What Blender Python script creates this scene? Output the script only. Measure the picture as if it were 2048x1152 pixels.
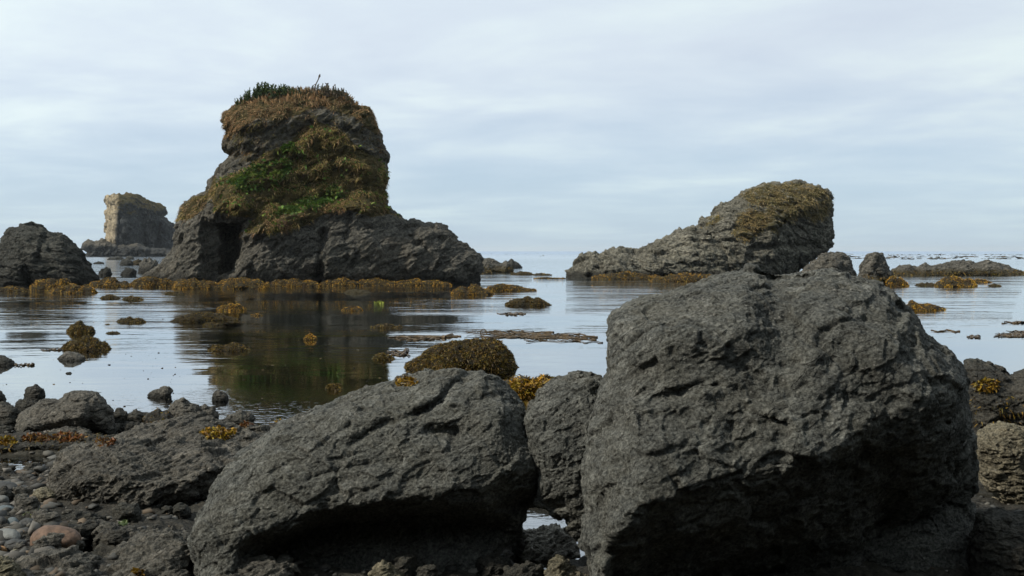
import bpy, math
import numpy as np

C = bpy.context.scene.collection
R = math.radians
for o in list(bpy.data.objects):
    bpy.data.objects.remove(o)

# ------------------------------------------------------------------ camera
CAM_H = 2.4
F = 2048 * 35 / 36.0
CX, CY = 1024.0, 576.0
PITCH = math.atan(74 / F)
CP, SP = math.cos(PITCH), math.sin(PITCH)
cam_d = bpy.data.cameras.new('camera')
cam_d.lens = 35
cam_d.sensor_width = 36
cam_d.clip_start = 0.1
cam_d.clip_end = 30000
cam = bpy.data.objects.new('camera', cam_d)
C.objects.link(cam)
cam.location = (0, 0, CAM_H)
cam.rotation_euler = (R(90) - PITCH, 0, 0)
bpy.context.scene.camera = cam

# ------------------------------------------------------------------ light
SUN = np.array((-0.72, -0.30, 0.64))
SUN /= np.linalg.norm(SUN)
SUN_EL = math.asin(SUN[2])
SUN_AZ = math.atan2(SUN[0], SUN[1])
sun_d = bpy.data.lights.new('sun', 'SUN')
sun_d.energy = 4.2
sun_d.angle = R(4)
sun_d.color = (1.0, 0.93, 0.82)
sun_o = bpy.data.objects.new('sun', sun_d)
C.objects.link(sun_o)
sun_o.location = (-40, 10, 60)
from mathutils import Vector
sun_o.rotation_euler = Vector(SUN).to_track_quat('Z', 'Y').to_euler()

world = bpy.data.worlds.new('World')
bpy.context.scene.world = world
world.use_nodes = True


def build_world():
    nt = world.node_tree
    nt.nodes.clear()
    N, L = nt.nodes.new, nt.links.new
    out = N('ShaderNodeOutputWorld')
    bg = N('ShaderNodeBackground')
    bg.inputs['Strength'].default_value = 0.1
    L(bg.outputs[0], out.inputs[0])
    sky = N('ShaderNodeTexSky')
    sky.sky_type = 'NISHITA'
    sky.sun_disc = False
    sky.sun_elevation = SUN_EL
    sky.sun_rotation = SUN_AZ % (2 * math.pi)
    sky.air_density = 1.0
    sky.dust_density = 1.0
    tc = N('ShaderNodeTexCoord')
    sep = N('ShaderNodeSeparateXYZ')
    L(tc.outputs['Generated'], sep.inputs[0])

    def M(op, a, b=None, c=None, clamp=False):
        n = N('ShaderNodeMath')
        n.operation = op
        n.use_clamp = clamp
        for i, v in enumerate((a, b, c)):
            if v is None:
                continue
            if isinstance(v, (int, float)):
                n.inputs[i].default_value = v
            else:
                L(v, n.inputs[i])
        return n.outputs[0]
    zz = M('MAXIMUM', sep.outputs[2], 0.0)
    den = M('ADD', zz, 0.10)
    px = M('DIVIDE', sep.outputs[0], den)
    py = M('DIVIDE', sep.outputs[1], den)
    comb = N('ShaderNodeCombineXYZ')
    L(M('MULTIPLY', px, 0.85), comb.inputs[0])
    L(M('ADD', M('MULTIPLY', py, 1.0), M('MULTIPLY', px, 0.12)), comb.inputs[1])
    n1 = N('ShaderNodeTexNoise')
    n1.inputs['Scale'].default_value = 0.95
    n1.inputs['Detail'].default_value = 7
    n1.inputs['Roughness'].default_value = 0.56
    n1.inputs['Distortion'].default_value = 0.25
    L(comb.outputs[0], n1.inputs['Vector'])
    # cloud brightness: pale lavender in the thick parts, nearly white in the thin ones
    ramp = N('ShaderNodeValToRGB')
    e = ramp.color_ramp.elements
    e[0].position, e[0].color = 0.34, (5.9, 6.6, 7.6, 1)
    e[1].position, e[1].color = 0.66, (7.3, 8.25, 8.45, 1)
    m = ramp.color_ramp.elements.new(0.5)
    m.color = (6.4, 7.2, 8.0, 1)
    L(n1.outputs['Fac'], ramp.inputs[0])
    # warmer brighter veil toward the sun, cooler away from it
    dot = N('ShaderNodeVectorMath')
    dot.operation = 'DOT_PRODUCT'
    L(tc.outputs['Generated'], dot.inputs[0])
    dot.inputs[1].default_value = tuple(SUN)
    glow = M('MULTIPLY_ADD', dot.outputs['Value'], 0.13, 0.99)
    gl = N('ShaderNodeVectorMath')
    gl.operation = 'SCALE'
    L(ramp.outputs[0], gl.inputs[0])
    L(glow, gl.inputs['Scale'])
    # clouds thin out to blue air close to the horizon
    cov = N('ShaderNodeMapRange')
    cov.inputs['From Min'].default_value = 0.0
    cov.inputs['From Max'].default_value = 0.20
    cov.inputs['To Min'].default_value = 0.30
    cov.inputs['To Max'].default_value = 0.94
    cov.interpolation_type = 'SMOOTHSTEP'
    L(M('ADD', zz, M('MULTIPLY', M('SUBTRACT', n1.outputs['Fac'], 0.5), 0.22)), cov.inputs['Value'])
    skyc = N('ShaderNodeMix')
    skyc.data_type = 'RGBA'
    skyc.inputs['Factor'].default_value = 0.72
    L(sky.outputs[0], skyc.inputs['A'])
    skyc.inputs['B'].default_value = (3.7, 5.4, 6.9, 1)
    mix = N('ShaderNodeMix')
    mix.data_type = 'RGBA'
    L(cov.outputs[0], mix.inputs['Factor'])
    L(skyc.outputs['Result'], mix.inputs['A'])
    L(gl.outputs[0], mix.inputs['B'])
    L(mix.outputs['Result'], bg.inputs['Color'])


build_world()
vs = bpy.context.scene.view_settings
vs.view_transform = 'Standard'
vs.look = 'None'
vs.exposure = 0.22
vs.gamma = 1.0
bpy.context.scene.cycles.max_bounces = 6
bpy.context.scene.cycles.transparent_max_bounces = 8
bpy.context.scene.cycles.caustics_reflective = False
bpy.context.scene.cycles.caustics_refractive = False
bpy.context.scene.cycles.use_denoising = True
bpy.context.scene.cycles.sample_clamp_direct = 6
bpy.context.scene.cycles.sample_clamp_indirect = 2

# ------------------------------------------------------------------ helpers: projection
def project(x, y, z):
    zr = z - CAM_H
    zf = y * CP - zr * SP
    yu = y * SP + zr * CP
    zf = np.maximum(zf, 0.05)
    return CX + F * x / zf, CY - F * yu / zf, zf


def at(u, v, Y):
    """world point on the ray of pixel (u, v) at distance Y"""
    a, b = (u - CX) / F, (CY - v) / F
    dy, dz = CP + b * SP, -SP + b * CP
    t = Y / dy
    return np.array((a * t, Y, CAM_H + dz * t))


def ydist(v, z0=0.0):
    """distance at which pixel row v meets the level z0"""
    b = (CY - v) / F
    dy, dz = CP + b * SP, -SP + b * CP
    return dy * (z0 - CAM_H) / dz


# ------------------------------------------------------------------ helpers: noise
_rng = np.random.RandomState(7)
PERM = _rng.permutation(256).astype(np.int64)
PERM = np.concatenate([PERM, PERM, PERM])
_g = _rng.normal(size=(256, 3))
GRAD = (_g / np.linalg.norm(_g, axis=1, keepdims=True)).astype(np.float32) * 1.6
CELL = _rng.rand(256, 3).astype(np.float32)
CVAL = (_rng.rand(256).astype(np.float32) - 0.5)


def gnoise(p):
    p = p.astype(np.float32)
    ip = np.floor(p).astype(np.int64)
    f = p - ip
    ip &= 255
    w = f * f * f * (f * (f * 6 - 15) + 10)
    out = 0
    for dx in (0, 1):
        hx = PERM[ip[:, 0] + dx]
        wx = w[:, 0] if dx else 1 - w[:, 0]
        for dy in (0, 1):
            hy = PERM[hx + ip[:, 1] + dy]
            wy = w[:, 1] if dy else 1 - w[:, 1]
            for dz in (0, 1):
                h = PERM[hy + ip[:, 2] + dz]
                wz = w[:, 2] if dz else 1 - w[:, 2]
                g = GRAD[h]
                d = g[:, 0] * (f[:, 0] - dx) + g[:, 1] * (f[:, 1] - dy) + g[:, 2] * (f[:, 2] - dz)
                out = out + d * wx * wy * wz
    return out


def fbm(p, octv=4, gain=0.5, lac=2.03):
    a, s, o = 1.0, 0, 0.0
    for i in range(octv):
        o = o + a * gnoise(p + 17.3 * i)
        p = p * lac
        a *= gain
    return o


def ridged(p, octv=4, gain=0.5):
    a, o = 1.0, 0.0
    for i in range(octv):
        o = o + a * (0.5 - np.abs(gnoise(p + 9.1 * i)) * 1.6)
        p = p * 2.07
        a *= gain
    return o


def facet(p, k=55.0):
    """chiselled surface: every cell carries a tilted plane of its own, neighbours meet in a crisp edge"""
    p = p.astype(np.float32)
    ip = np.floor(p).astype(np.int64)
    sw = np.full(len(p), 1e-12, np.float32)
    sv = np.zeros(len(p), np.float32)
    for dx in (-1, 0, 1):
        for dy in (-1, 0, 1):
            for dz in (-1, 0, 1):
                q = ip + (dx, dy, dz)
                h = PERM[PERM[PERM[q[:, 0] & 255] + (q[:, 1] & 255)] + (q[:, 2] & 255)]
                d = p - (q + CELL[h])
                w = np.exp(-k * (d * d).sum(1))
                sw += w
                sv += w * ((d * GRAD[h]).sum(1) * 0.55 + CVAL[h] * 0.55)
    return sv / sw


def smooth(a, b, x):
    t = np.clip((x - a) / (b - a), 0, 1)
    return t * t * (3 - 2 * t)


# ------------------------------------------------------------------ helpers: meshes
def mk_mesh(name, V, quads=None, tris=None, smooth_shade=True, attrs=None, colors=None):
    me = bpy.data.meshes.new(name)
    V = np.ascontiguousarray(V, np.float32)
    me.vertices.add(len(V))
    me.vertices.foreach_set('co', V.ravel())
    li, ls = [], []
    n = 0
    if quads is not None and len(quads):
        li.append(np.asarray(quads, np.int32).ravel())
        ls.append(np.arange(len(quads)) * 4 + n)
        n += len(quads) * 4
    if tris is not None and len(tris):
        li.append(np.asarray(tris, np.int32).ravel())
        ls.append(np.arange(len(tris)) * 3 + n)
        n += len(tris) * 3
    li = np.concatenate(li)
    ls = np.concatenate(ls).astype(np.int32)
    me.loops.add(len(li))
    me.loops.foreach_set('vertex_index', li)
    me.polygons.add(len(ls))
    me.polygons.foreach_set('loop_start', ls)
    if smooth_shade:
        me.polygons.foreach_set('use_smooth', np.ones(len(ls), bool))
    for k, v in (attrs or {}).items():
        a = me.attributes.new(k, 'FLOAT', 'POINT')
        a.data.foreach_set('value', np.ascontiguousarray(v, np.float32))
    for k, v in (colors or {}).items():
        a = me.attributes.new(k, 'FLOAT_COLOR', 'POINT')
        c = np.ones((len(V), 4), np.float32)
        c[:, :3] = v
        a.data.foreach_set('color', c.ravel())
    me.update(calc_edges=True)
    me.validate()
    return me


def link(name, me, mat, parent=None, loc=(0, 0, 0)):
    o = bpy.data.objects.new(name, me)
    C.objects.link(o)
    if me is not None and mat is not None:
        me.materials.append(mat)
    if parent is not None:
        o.parent = parent
    o.location = loc
    return o


def tag(o, label=None, cat=None, group=None, kind=None):
    if label:
        o['label'] = label
    if cat:
        o['category'] = cat
    if group:
        o['group'] = group
    if kind:
        o['kind'] = kind
    return o


def vnormals(V, Q):
    n = np.cross(V[Q[:, 2]] - V[Q[:, 0]], V[Q[:, 3]] - V[Q[:, 1]])
    out = np.zeros_like(V)
    for k in range(4):
        for a in range(3):
            out[:, a] += np.bincount(Q[:, k], n[:, a], len(V))
    return out / np.maximum(np.linalg.norm(out, axis=1, keepdims=True), 1e-9)


def surface_nets(f, org, h):
    nx, ny, nz = f.shape
    s = f < 0
    cnt = np.zeros((nx - 1, ny - 1, nz - 1), np.int8)
    for i in (0, 1):
        for j in (0, 1):
            for k in (0, 1):
                cnt += s[i:nx - 1 + i, j:ny - 1 + j, k:nz - 1 + k]
    act = (cnt > 0) & (cnt < 8)
    ids = np.full(act.shape, -1, np.int64)
    c = np.argwhere(act)
    ids[act] = np.arange(len(c))
    acc = np.zeros((len(c), 3))
    num = np.zeros(len(c))
    cor = [(i, j, k) for i in (0, 1) for j in (0, 1) for k in (0, 1)]
    fv = {q: f[c[:, 0] + q[0], c[:, 1] + q[1], c[:, 2] + q[2]] for q in cor}
    for a in cor:
        for ax in range(3):
            if a[ax] == 1:
                continue
            b = list(a)
            b[ax] = 1
            b = tuple(b)
            fa, fb = fv[a], fv[b]
            m = (fa < 0) != (fb < 0)
            t = np.where(m, fa / np.where(m, fa - fb, 1), 0)
            p = np.array(a, float)[None, :].repeat(len(c), 0)
            p[:, ax] += t
            acc[m] += p[m]
            num[m] += 1
    V = (c + acc / num[:, None]) * h + org
    Q = []
    for ax in range(3):
        sa = [slice(1, -1)] * 3
        sb = [slice(1, -1)] * 3
        sa[ax] = slice(0, -1)
        sb[ax] = slice(1, None)
        A, B = s[tuple(sa)], s[tuple(sb)]
        e = np.argwhere(A != B)
        if not len(e):
            continue
        inside = A[e[:, 0], e[:, 1], e[:, 2]]
        base = e + 1
        base[:, ax] -= 1
        o1, o2 = [0, 0, 0], [0, 0, 0]
        o1[(ax + 1) % 3] = 1
        o2[(ax + 2) % 3] = 1
        o1, o2 = np.array(o1), np.array(o2)

        def I(q):
            return ids[q[:, 0], q[:, 1], q[:, 2]]
        q = np.stack([I(base - o1 - o2), I(base - o2), I(base), I(base - o1)], 1)
        q[~inside] = q[~inside][:, ::-1]
        Q.append(q)
    return V, np.concatenate(Q)


def subdivide(V, Q):
    e = np.concatenate([Q[:, [k, (k + 1) % 4]] for k in range(4)])
    e.sort(axis=1)
    key = e[:, 0] * len(V) + e[:, 1]
    uq, inv = np.unique(key, return_inverse=True)
    ea, eb = uq // len(V), uq % len(V)
    n0, n1 = len(V), len(V) + len(uq)
    mid = (V[ea] + V[eb]) / 2
    cen = V[Q].mean(1)
    W = np.concatenate([V, mid, cen])
    m = inv.reshape(4, -1).T + n0
    c = np.arange(len(Q)) + n1
    out = np.concatenate([np.stack([Q[:, k], m[:, k], c, m[:, (k + 3) % 4]], 1) for k in range(4)])
    return W, out


def in_poly(u, v, P):
    P = np.asarray(P, float)
    r = np.zeros(len(u), bool)
    j = len(P) - 1
    for i in range(len(P)):
        if P[i, 1] != P[j, 1]:
            c = ((P[i, 1] > v) != (P[j, 1] > v)) & (u < (P[j, 0] - P[i, 0]) * (v - P[i, 1]) / (P[j, 1] - P[i, 1]) + P[i, 0])
            r ^= c
        j = i
    return r


def seg_dist(u, v, P, closed=True):
    P = np.asarray(P, float)
    best = np.full(u.shape, 1e12)
    n = len(P) if closed else len(P) - 1
    for i in range(n):
        a, b = P[i], P[(i + 1) % len(P)]
        d = b - a
        L2 = max(d @ d, 1e-9)
        t = np.clip(((u - a[0]) * d[0] + (v - a[1]) * d[1]) / L2, 0, 1)
        r = (u - a[0] - t * d[0]) ** 2 + (v - a[1] - t * d[1]) ** 2
        best = np.minimum(best, r)
    return np.sqrt(best)


def raster(fn, u0, u1, v0, v1, st):
    """tabulate fn(u, v) on a grid, return a bilinear sampler"""
    nu, nv = int((u1 - u0) / st) + 2, int((v1 - v0) / st) + 2
    uu, vv = np.meshgrid(u0 + st * np.arange(nu), v0 + st * np.arange(nv), indexing='ij')
    T = fn(uu.ravel(), vv.ravel()).reshape(nu, nv).astype(np.float32)

    def S(u, v):
        x = np.clip((u - u0) / st, 0, nu - 1.001)
        y = np.clip((v - v0) / st, 0, nv - 1.001)
        i, j = x.astype(np.int32), y.astype(np.int32)
        a, b = (x - i).astype(np.float32), (y - j).astype(np.float32)
        return (T[i, j] * (1 - a) + T[i + 1, j] * a) * (1 - b) + (T[i, j + 1] * (1 - a) + T[i + 1, j + 1] * a) * b
    return S


class Rock:
    pass


_seed = [0]


def shape_rock(outline, D, Tf, Tb=None, w=60, step=4, n_amp=7, n_len=70, fs=60, det=1.0, strata=(0, 0, 1), sk=2.2,
               feats=(), folds=(), cracks=(), recess=(), slant=None, tilt=0.0, zmin=None, sub=1, pits=0.0, rough=1.0, seed=None):
    """solid whose outline (pixels at distance D) is inflated to Tf in front and Tb behind, then weathered"""
    if Tb is None:
        Tb = Tf
    _seed[0] += 1
    sd = _seed[0] if seed is None else seed
    off = np.array((sd * 3.71, sd * 1.93, sd * 2.47))
    P = np.asarray(outline, float)
    mpp = D / F
    pad = 6 + n_amp * 1.3
    u0, v0 = P.min(0) - pad
    u1, v1 = P.max(0) + pad
    vref = P[:, 1].max()
    rs = max(1.0, max(u1 - u0, v1 - v0) / 420)

    def sdf(u, v):
        d = seg_dist(u, v, P)
        return np.where(in_poly(u, v, P), d, -d)
    S = raster(sdf, u0, u1, v0, v1, rs)

    def front(u, v):
        t = np.zeros(len(u))
        for (a, b, ru, rv, dm, p) in feats:
            t += dm * np.exp(-(((u - a) / ru) ** 2 + ((v - b) / rv) ** 2) ** (p / 2))
        for pts, k, mx in folds:
            q = np.asarray(pts, float)
            g = v - np.interp(u, q[:, 0], q[:, 1])
            g = np.maximum(g, 0)
            g = g * g / (g + 45)
            edge = smooth(q[0, 0] - 1, q[0, 0] + 25, u) * (1 - smooth(q[-1, 0] - 25, q[-1, 0] + 1, u))
            t -= np.minimum(np.maximum(g, 0) * k * mpp, mx) * edge
        for pts, wd, dm in cracks:
            r = seg_dist(u, v, pts, False)
            t -= dm * np.exp(-(r / wd) ** 2)
        if slant:
            t -= (np.maximum(u - slant[0], 0) * slant[2] + np.maximum(slant[0] - u, 0) * slant[1]) * mpp
        for pts, dm, soft in recess:
            r = seg_dist(u, v, pts)
            t -= dm * smooth(-soft, soft, np.where(in_poly(u, v, pts), r, -r))
        return t
    has_f = bool(len(feats) or len(folds) or len(cracks) or len(recess) or slant)
    FT = raster(front, u0, u1, v0, v1, rs) if has_f else None
    mxf = max([Tf] + [Tf + max(0, f[4]) for f in feats])
    h = step * mpp
    Tl = abs(tilt) * (v1 - v0) * mpp
    ya, yb = D - mxf - 4 * h - (Tl if tilt < 0 else 0), D + Tb + 4 * h + (Tl if tilt > 0 else 0)
    cs = [at(u, v, y) for u in (u0, u1) for v in (v0, v1) for y in (ya, yb)]
    lo = np.min(cs, 0)
    hi = np.max(cs, 0)
    lo[1], hi[1] = ya, yb
    if zmin is not None:
        lo[2] = max(lo[2], zmin - 2 * h)
    nn = np.maximum(((hi - lo) / h).astype(int) + 1, 6)
    gx = lo[0] + h * np.arange(nn[0])
    gy = lo[1] + h * np.arange(nn[1])
    gz = lo[2] + h * np.arange(nn[2])
    X, Y, Z = [a.ravel().astype(np.float32) for a in np.meshgrid(gx, gy, gz, indexing='ij')]
    u, v, zf = project(X, Y, Z)
    d = S(u, v)
    yc = D + tilt * (vref - v) * mpp
    tf = Tf + (FT(u, v) if has_f else 0)
    tf = np.maximum(tf, -0.55 * Tb)
    rel = yc - Y
    # slab between the back and front sheets, rounded toward the outline
    mid = (tf - Tb) / 2
    half = np.maximum((tf + Tb) / 2, 0.08 * Tb)
    a = np.abs(rel - mid) / half
    b = np.maximum(0, 1 - d / w)
    sc = np.minimum(half, w * mpp)
    f = (np.sqrt(a * a + b * b) - 1) * sc
    amp = n_amp * mpp
    L0 = n_len * mpp
    m = np.abs(f) < amp * 2.2 + 3 * h
    pm = np.stack([X[m], Y[m], Z[m]], 1)
    f[m] += amp * (0.75 * fbm(pm / L0 + off, 3) + 0.8 * facet(pm / (L0 * 0.8) + off))
    if zmin is not None:
        f = np.maximum(f, zmin - Z)
    f = f.reshape(nn)
    # keep the grid border outside
    for ax in range(3):
        sl = [slice(None)] * 3
        for e in (0, -1):
            sl[ax] = e
            f[tuple(sl)] = np.maximum(f[tuple(sl)], 0.2 * h)
    V, Q = surface_nets(f, lo, h)
    for _ in range(sub):
        V, Q = subdivide(V, Q)
    Nn = vnormals(V, Q)
    # weathering in several sizes, stretched along the bedding
    st = np.asarray(strata, float)
    st /= np.linalg.norm(st)

    def bed(p):
        return p + np.outer(p @ st, st) * (sk - 1)
    l1 = fs * mpp
    disp = 0.19 * l1 * facet(bed(V) / l1 + off) + 0.085 * l1 * facet(bed(V) / (l1 * 0.42) + off * 2)
    disp += 0.016 * l1 * ridged(bed(V) / (l1 * 0.3) + off, 3)
    disp += 0.03 * l1 * facet(bed(V) / (l1 * 0.17) + off * 3) + 0.016 * l1 * rough * fbm(bed(V) / (l1 * 0.08) + off, 2)
    if pits:
        pn = gnoise(V / (l1 * 0.22) + off)
        disp -= pits * l1 * 0.2 * smooth(0.22, 0.6, pn)
    V = V + Nn * (disp * det)[:, None]
    r = Rock()
    r.V, r.Q, r.mpp, r.D = V, Q, mpp, D
    r.N = vnormals(V, Q)
    return r


def sample(r, n, keep, rng):
    """random points on the rock faces for which keep(points, normals) holds"""
    c = r.V[r.Q].mean(1)
    nn = np.cross(r.V[r.Q[:, 2]] - r.V[r.Q[:, 0]], r.V[r.Q[:, 3]] - r.V[r.Q[:, 1]])
    ar = np.linalg.norm(nn, axis=1)
    nn = nn / np.maximum(ar[:, None], 1e-12)
    wgt = ar * keep(c, nn)
    s = wgt.sum()
    if s <= 0:
        return np.zeros((0, 3)), np.zeros((0, 3))
    i = rng.choice(len(c), n, p=wgt / s)
    a, b = rng.rand(n, 1), rng.rand(n, 1)
    q = r.Q[i]
    p = (r.V[q[:, 0]] * (1 - a) + r.V[q[:, 1]] * a) * (1 - b) + (r.V[q[:, 3]] * (1 - a) + r.V[q[:, 2]] * a) * b
    return p, nn[i]


def blades(p, d, length, width, droop, rng, colors, name='tuft'):
    """one bent leaf per point: a quad and a tip triangle"""
    n = len(p)
    d = d / np.maximum(np.linalg.norm(d, axis=1, keepdims=True), 1e-9)
    side = np.cross(d, rng.normal(size=(n, 3)))
    side /= np.maximum(np.linalg.norm(side, axis=1, keepdims=True), 1e-9)
    side = side * (width / 2)[:, None]
    L = length[:, None]
    m = p + d * L * 0.5
    m[:, 2] -= droop * length * 0.15
    t = p + d * L
    t[:, 2] -= droop * length * 0.6
    V = np.stack([p - side, p + side, m + side, m - side, t], 1).reshape(-1, 3)
    k = np.arange(n)[:, None] * 5
    quads = k + np.array([0, 1, 2, 3])
    tris = k + np.array([3, 2, 4])
    col = np.repeat(colors, 5, 0)
    return V, quads, tris, col


def tuft_object(name, parts, mat, parent=None):
    Vs, Qs, Ts, Cs = [], [], [], []
    n = 0
    for V, q, t, c in parts:
        Vs.append(V)
        Qs.append(q + n)
        Ts.append(t + n)
        Cs.append(c)
        n += len(V)
    V = np.concatenate(Vs)
    base = np.zeros(3) if parent is not None else np.array((V[:, 0].mean(), V[:, 1].mean(), V[:, 2].min()))
    if parent is not None:
        base = np.array(parent.location)
    me = mk_mesh(name, V - base, np.concatenate(Qs), np.concatenate(Ts), False, colors={'tint': np.concatenate(Cs)})
    return link(name, me, mat, parent, (0, 0, 0) if parent is not None else base)


# ------------------------------------------------------------------ materials
class NT:
    def __init__(self, name):
        self.m = bpy.data.materials.new(name)
        self.m.use_nodes = True
        self.t = self.m.node_tree
        self.t.nodes.clear()

    def n(self, kind, **kw):
        nd = self.t.nodes.new(kind)
        for k, v in kw.items():
            if k in nd.inputs:
                self.put(nd.inputs[k], v)
            else:
                setattr(nd, k, v)
        return nd

    def put(self, sock, v):
        if hasattr(v, 'is_output'):
            self.t.links.new(v, sock)
        else:
            sock.default_value = v

    def math(self, op, a, b=0.0, clamp=False):
        nd = self.t.nodes.new('ShaderNodeMath')
        nd.operation = op
        nd.use_clamp = clamp
        self.put(nd.inputs[0], a)
        self.put(nd.inputs[1], b)
        return nd.outputs[0]

    def mix(self, fac, a, b, blend='MIX'):
        nd = self.t.nodes.new('ShaderNodeMix')
        nd.data_type = 'RGBA'
        nd.blend_type = blend
        self.put(nd.inputs['Factor'], fac)
        for k, v in (('A', a), ('B', b)):
            s = [i for i in nd.inputs if i.name == k and i.type == 'RGBA'][0]
            if isinstance(v, tuple) and len(v) == 3:
                v = v + (1,)
            self.put(s, v)
        return [o for o in nd.outputs if o.type == 'RGBA'][0]

    def noise(self, vec, scale, detail=6, rough=0.6, dist=0.0):
        nd = self.n('ShaderNodeTexNoise', Scale=scale, Detail=detail, Roughness=rough, Distortion=dist)
        self.put(nd.inputs['Vector'], vec)
        return nd.outputs['Fac']

    def ramp(self, fac, stops):
        nd = self.t.nodes.new('ShaderNodeValToRGB')
        cr = nd.color_ramp
        while len(cr.elements) < len(stops):
            cr.elements.new(0.5)
        for e, (p, c) in zip(cr.elements, stops):
            e.position = p
            e.color = (c, c, c, 1) if isinstance(c, (int, float)) else tuple(c) + (1,)
        self.put(nd.inputs[0], fac)
        return nd.outputs[0]

    def range(self, v, a, b, c=0.0, d=1.0):
        nd = self.n('ShaderNodeMapRange', interpolation_type='SMOOTHSTEP')
        for i, x in enumerate((v, a, b, c, d)):
            self.put(nd.inputs[i], x)
        return nd.outputs[0]

    def out(self, sh):
        o = self.t.nodes.new('ShaderNodeOutputMaterial')
        self.t.links.new(sh, o.inputs[0])
        return self.m


def rock_mat(name, dark, mid, light, px, stain=(0.02, 0.03, 0.022), speck=0.5, tide=None, veg=None, bump=0.85, green=0.35, strata=(0, 0, 1),
             tidecol=(0.022, 0.022, 0.018), warm=None, pale=None):
    """px: size in metres of one photo pixel on this rock, so that grain has the right size"""
    k = NT(name)
    geo = k.n('ShaderNodeNewGeometry')
    pos = geo.outputs['Position']
    # stretch along the bedding
    st = np.array(strata, float)
    st /= np.linalg.norm(st)
    dt = k.n('ShaderNodeVectorMath', operation='DOT_PRODUCT')
    k.put(dt.inputs[0], pos)
    dt.inputs[1].default_value = tuple(st)
    sv = k.n('ShaderNodeVectorMath', operation='SCALE')
    sv.inputs[0].default_value = tuple(st * 1.8)
    k.put(sv.inputs['Scale'], dt.outputs['Value'])
    ad = k.n('ShaderNodeVectorMath', operation='ADD')
    k.put(ad.inputs[0], pos)
    k.put(ad.inputs[1], sv.outputs[0])
    P = ad.outputs[0]
    s = 1.0 / px
    n1 = k.noise(P, s / 90, 9, 0.68, 0.3)
    n2 = k.noise(P, s / 22, 8, 0.74)
    n3 = k.noise(pos, s / 6, 4, 0.75)
    n4 = k.noise(pos, s / 240, 5, 0.6)
    base = k.ramp(k.math('ADD', k.math('MULTIPLY', n1, 0.6), k.math('MULTIPLY', n2, 0.4)),
                  [(0.40, dark), (0.5, mid), (0.60, light)])
    base = k.mix(k.range(n4, 0.45, 0.62, 0, green), base, stain)
    base = k.mix(k.range(k.noise(pos, s / 28, 8, 0.75), 0.50, 0.62, 0.0, 0.7), base, dark)
    if warm:
        n5 = k.noise(pos, s / 120, 6, 0.65)
        base = k.mix(k.range(n5, 0.46, 0.62, 0, 0.75), base, warm)
    # joints
    nz = k.n('ShaderNodeTexNoise', Scale=s / 40, Detail=4)
    k.put(nz.inputs['Vector'], pos)
    wv = k.n('ShaderNodeVectorMath', operation='MULTIPLY_ADD')
    k.put(wv.inputs[0], nz.outputs['Color'])
    wv.inputs[1].default_value = (px * 45,) * 3
    k.put(wv.inputs[2], P)
    ve = k.n('ShaderNodeTexVoronoi', feature='DISTANCE_TO_EDGE', Scale=s / 130)
    k.put(ve.inputs['Vector'], wv.outputs[0])
    crack = k.math('MULTIPLY', k.range(ve.outputs['Distance'], 0.0, 0.03, 1, 0), k.range(n1, 0.40, 0.55))
    base = k.mix(k.math('MULTIPLY', crack, 0.8), base, (0.008, 0.009, 0.009))
    # paler weathered blotches
    base = k.mix(k.math('MULTIPLY', k.range(k.noise(pos, s / 40, 8, 0.74), 0.52, 0.62), 0.8), base, light)
    mac = k.range(k.noise(pos, s / 170, 6, 0.7, 0.6), 0.36, 0.64, 0.62, 1.45)
    base = k.mix(1.0, base, mac, 'MULTIPLY')
    # mineral grain and pale flecks
    base = k.mix(k.range(n3, 0.3, 0.72, 0.0, 1.0), k.mix(0.72, base, (0.010, 0.012, 0.011)), k.mix(0.55, base, light))
    vo = k.n('ShaderNodeTexVoronoi', Scale=s / 11)
    k.put(vo.inputs['Vector'], pos)
    fl = k.math('MULTIPLY', k.range(vo.outputs['Distance'], 0.14, 0.28, 1, 0), k.range(k.noise(pos, s / 60, 4, 0.6), 0.5, 0.66))
    base = k.mix(k.math('MULTIPLY', fl, speck), base, (0.27, 0.26, 0.23))
    if veg:
        at_ = k.n('ShaderNodeAttribute', attribute_name='veg')
        soil = k.ramp(k.noise(pos, s / 22, 6, 0.7), [(0.3, (0.03, 0.032, 0.01)), (0.5, (0.075, 0.06, 0.02)), (0.72, (0.12, 0.085, 0.035))])
        base = k.mix(k.range(k.math('ADD', at_.outputs['Fac'], k.math('MULTIPLY', k.math('SUBTRACT', n2, 0.5), 1.2)), 0.35, 0.6), base, soil)
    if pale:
        pa = k.n('ShaderNodeAttribute', attribute_name='pale')  # masked gold tint, sunlight painted into the base colour
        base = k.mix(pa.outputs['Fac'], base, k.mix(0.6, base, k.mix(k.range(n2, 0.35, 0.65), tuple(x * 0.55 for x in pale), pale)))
    if tide is not None:
        sep = k.n('ShaderNodeSeparateXYZ')
        k.put(sep.inputs[0], pos)
        z = k.math('ADD', sep.outputs[2], k.math('MULTIPLY', k.math('SUBTRACT', n1, 0.5), tide * 1.5))
        base = k.mix(k.range(z, tide * 0.35, tide, 0.85, 0.0), base, tidecol)
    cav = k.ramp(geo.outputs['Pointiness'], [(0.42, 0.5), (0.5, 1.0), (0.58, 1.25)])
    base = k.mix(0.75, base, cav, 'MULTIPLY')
    b1 = k.n('ShaderNodeBump', Strength=bump, Distance=px * 15)
    k.put(b1.inputs['Height'], k.math('SUBTRACT', n2, k.math('MULTIPLY', crack, 0.5)))
    b2 = k.n('ShaderNodeBump', Strength=bump, Distance=px * 7)
    k.put(b2.inputs['Height'], n3)
    k.put(b2.inputs['Normal'], b1.outputs[0])
    bs = k.n('ShaderNodeBsdfPrincipled', Roughness=0.88)
    bs.inputs['Specular IOR Level'].default_value = 0.22
    k.put(bs.inputs['Base Color'], base)
    k.put(bs.inputs['Normal'], b2.outputs[0])
    return k.out(bs.outputs[0])


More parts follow.
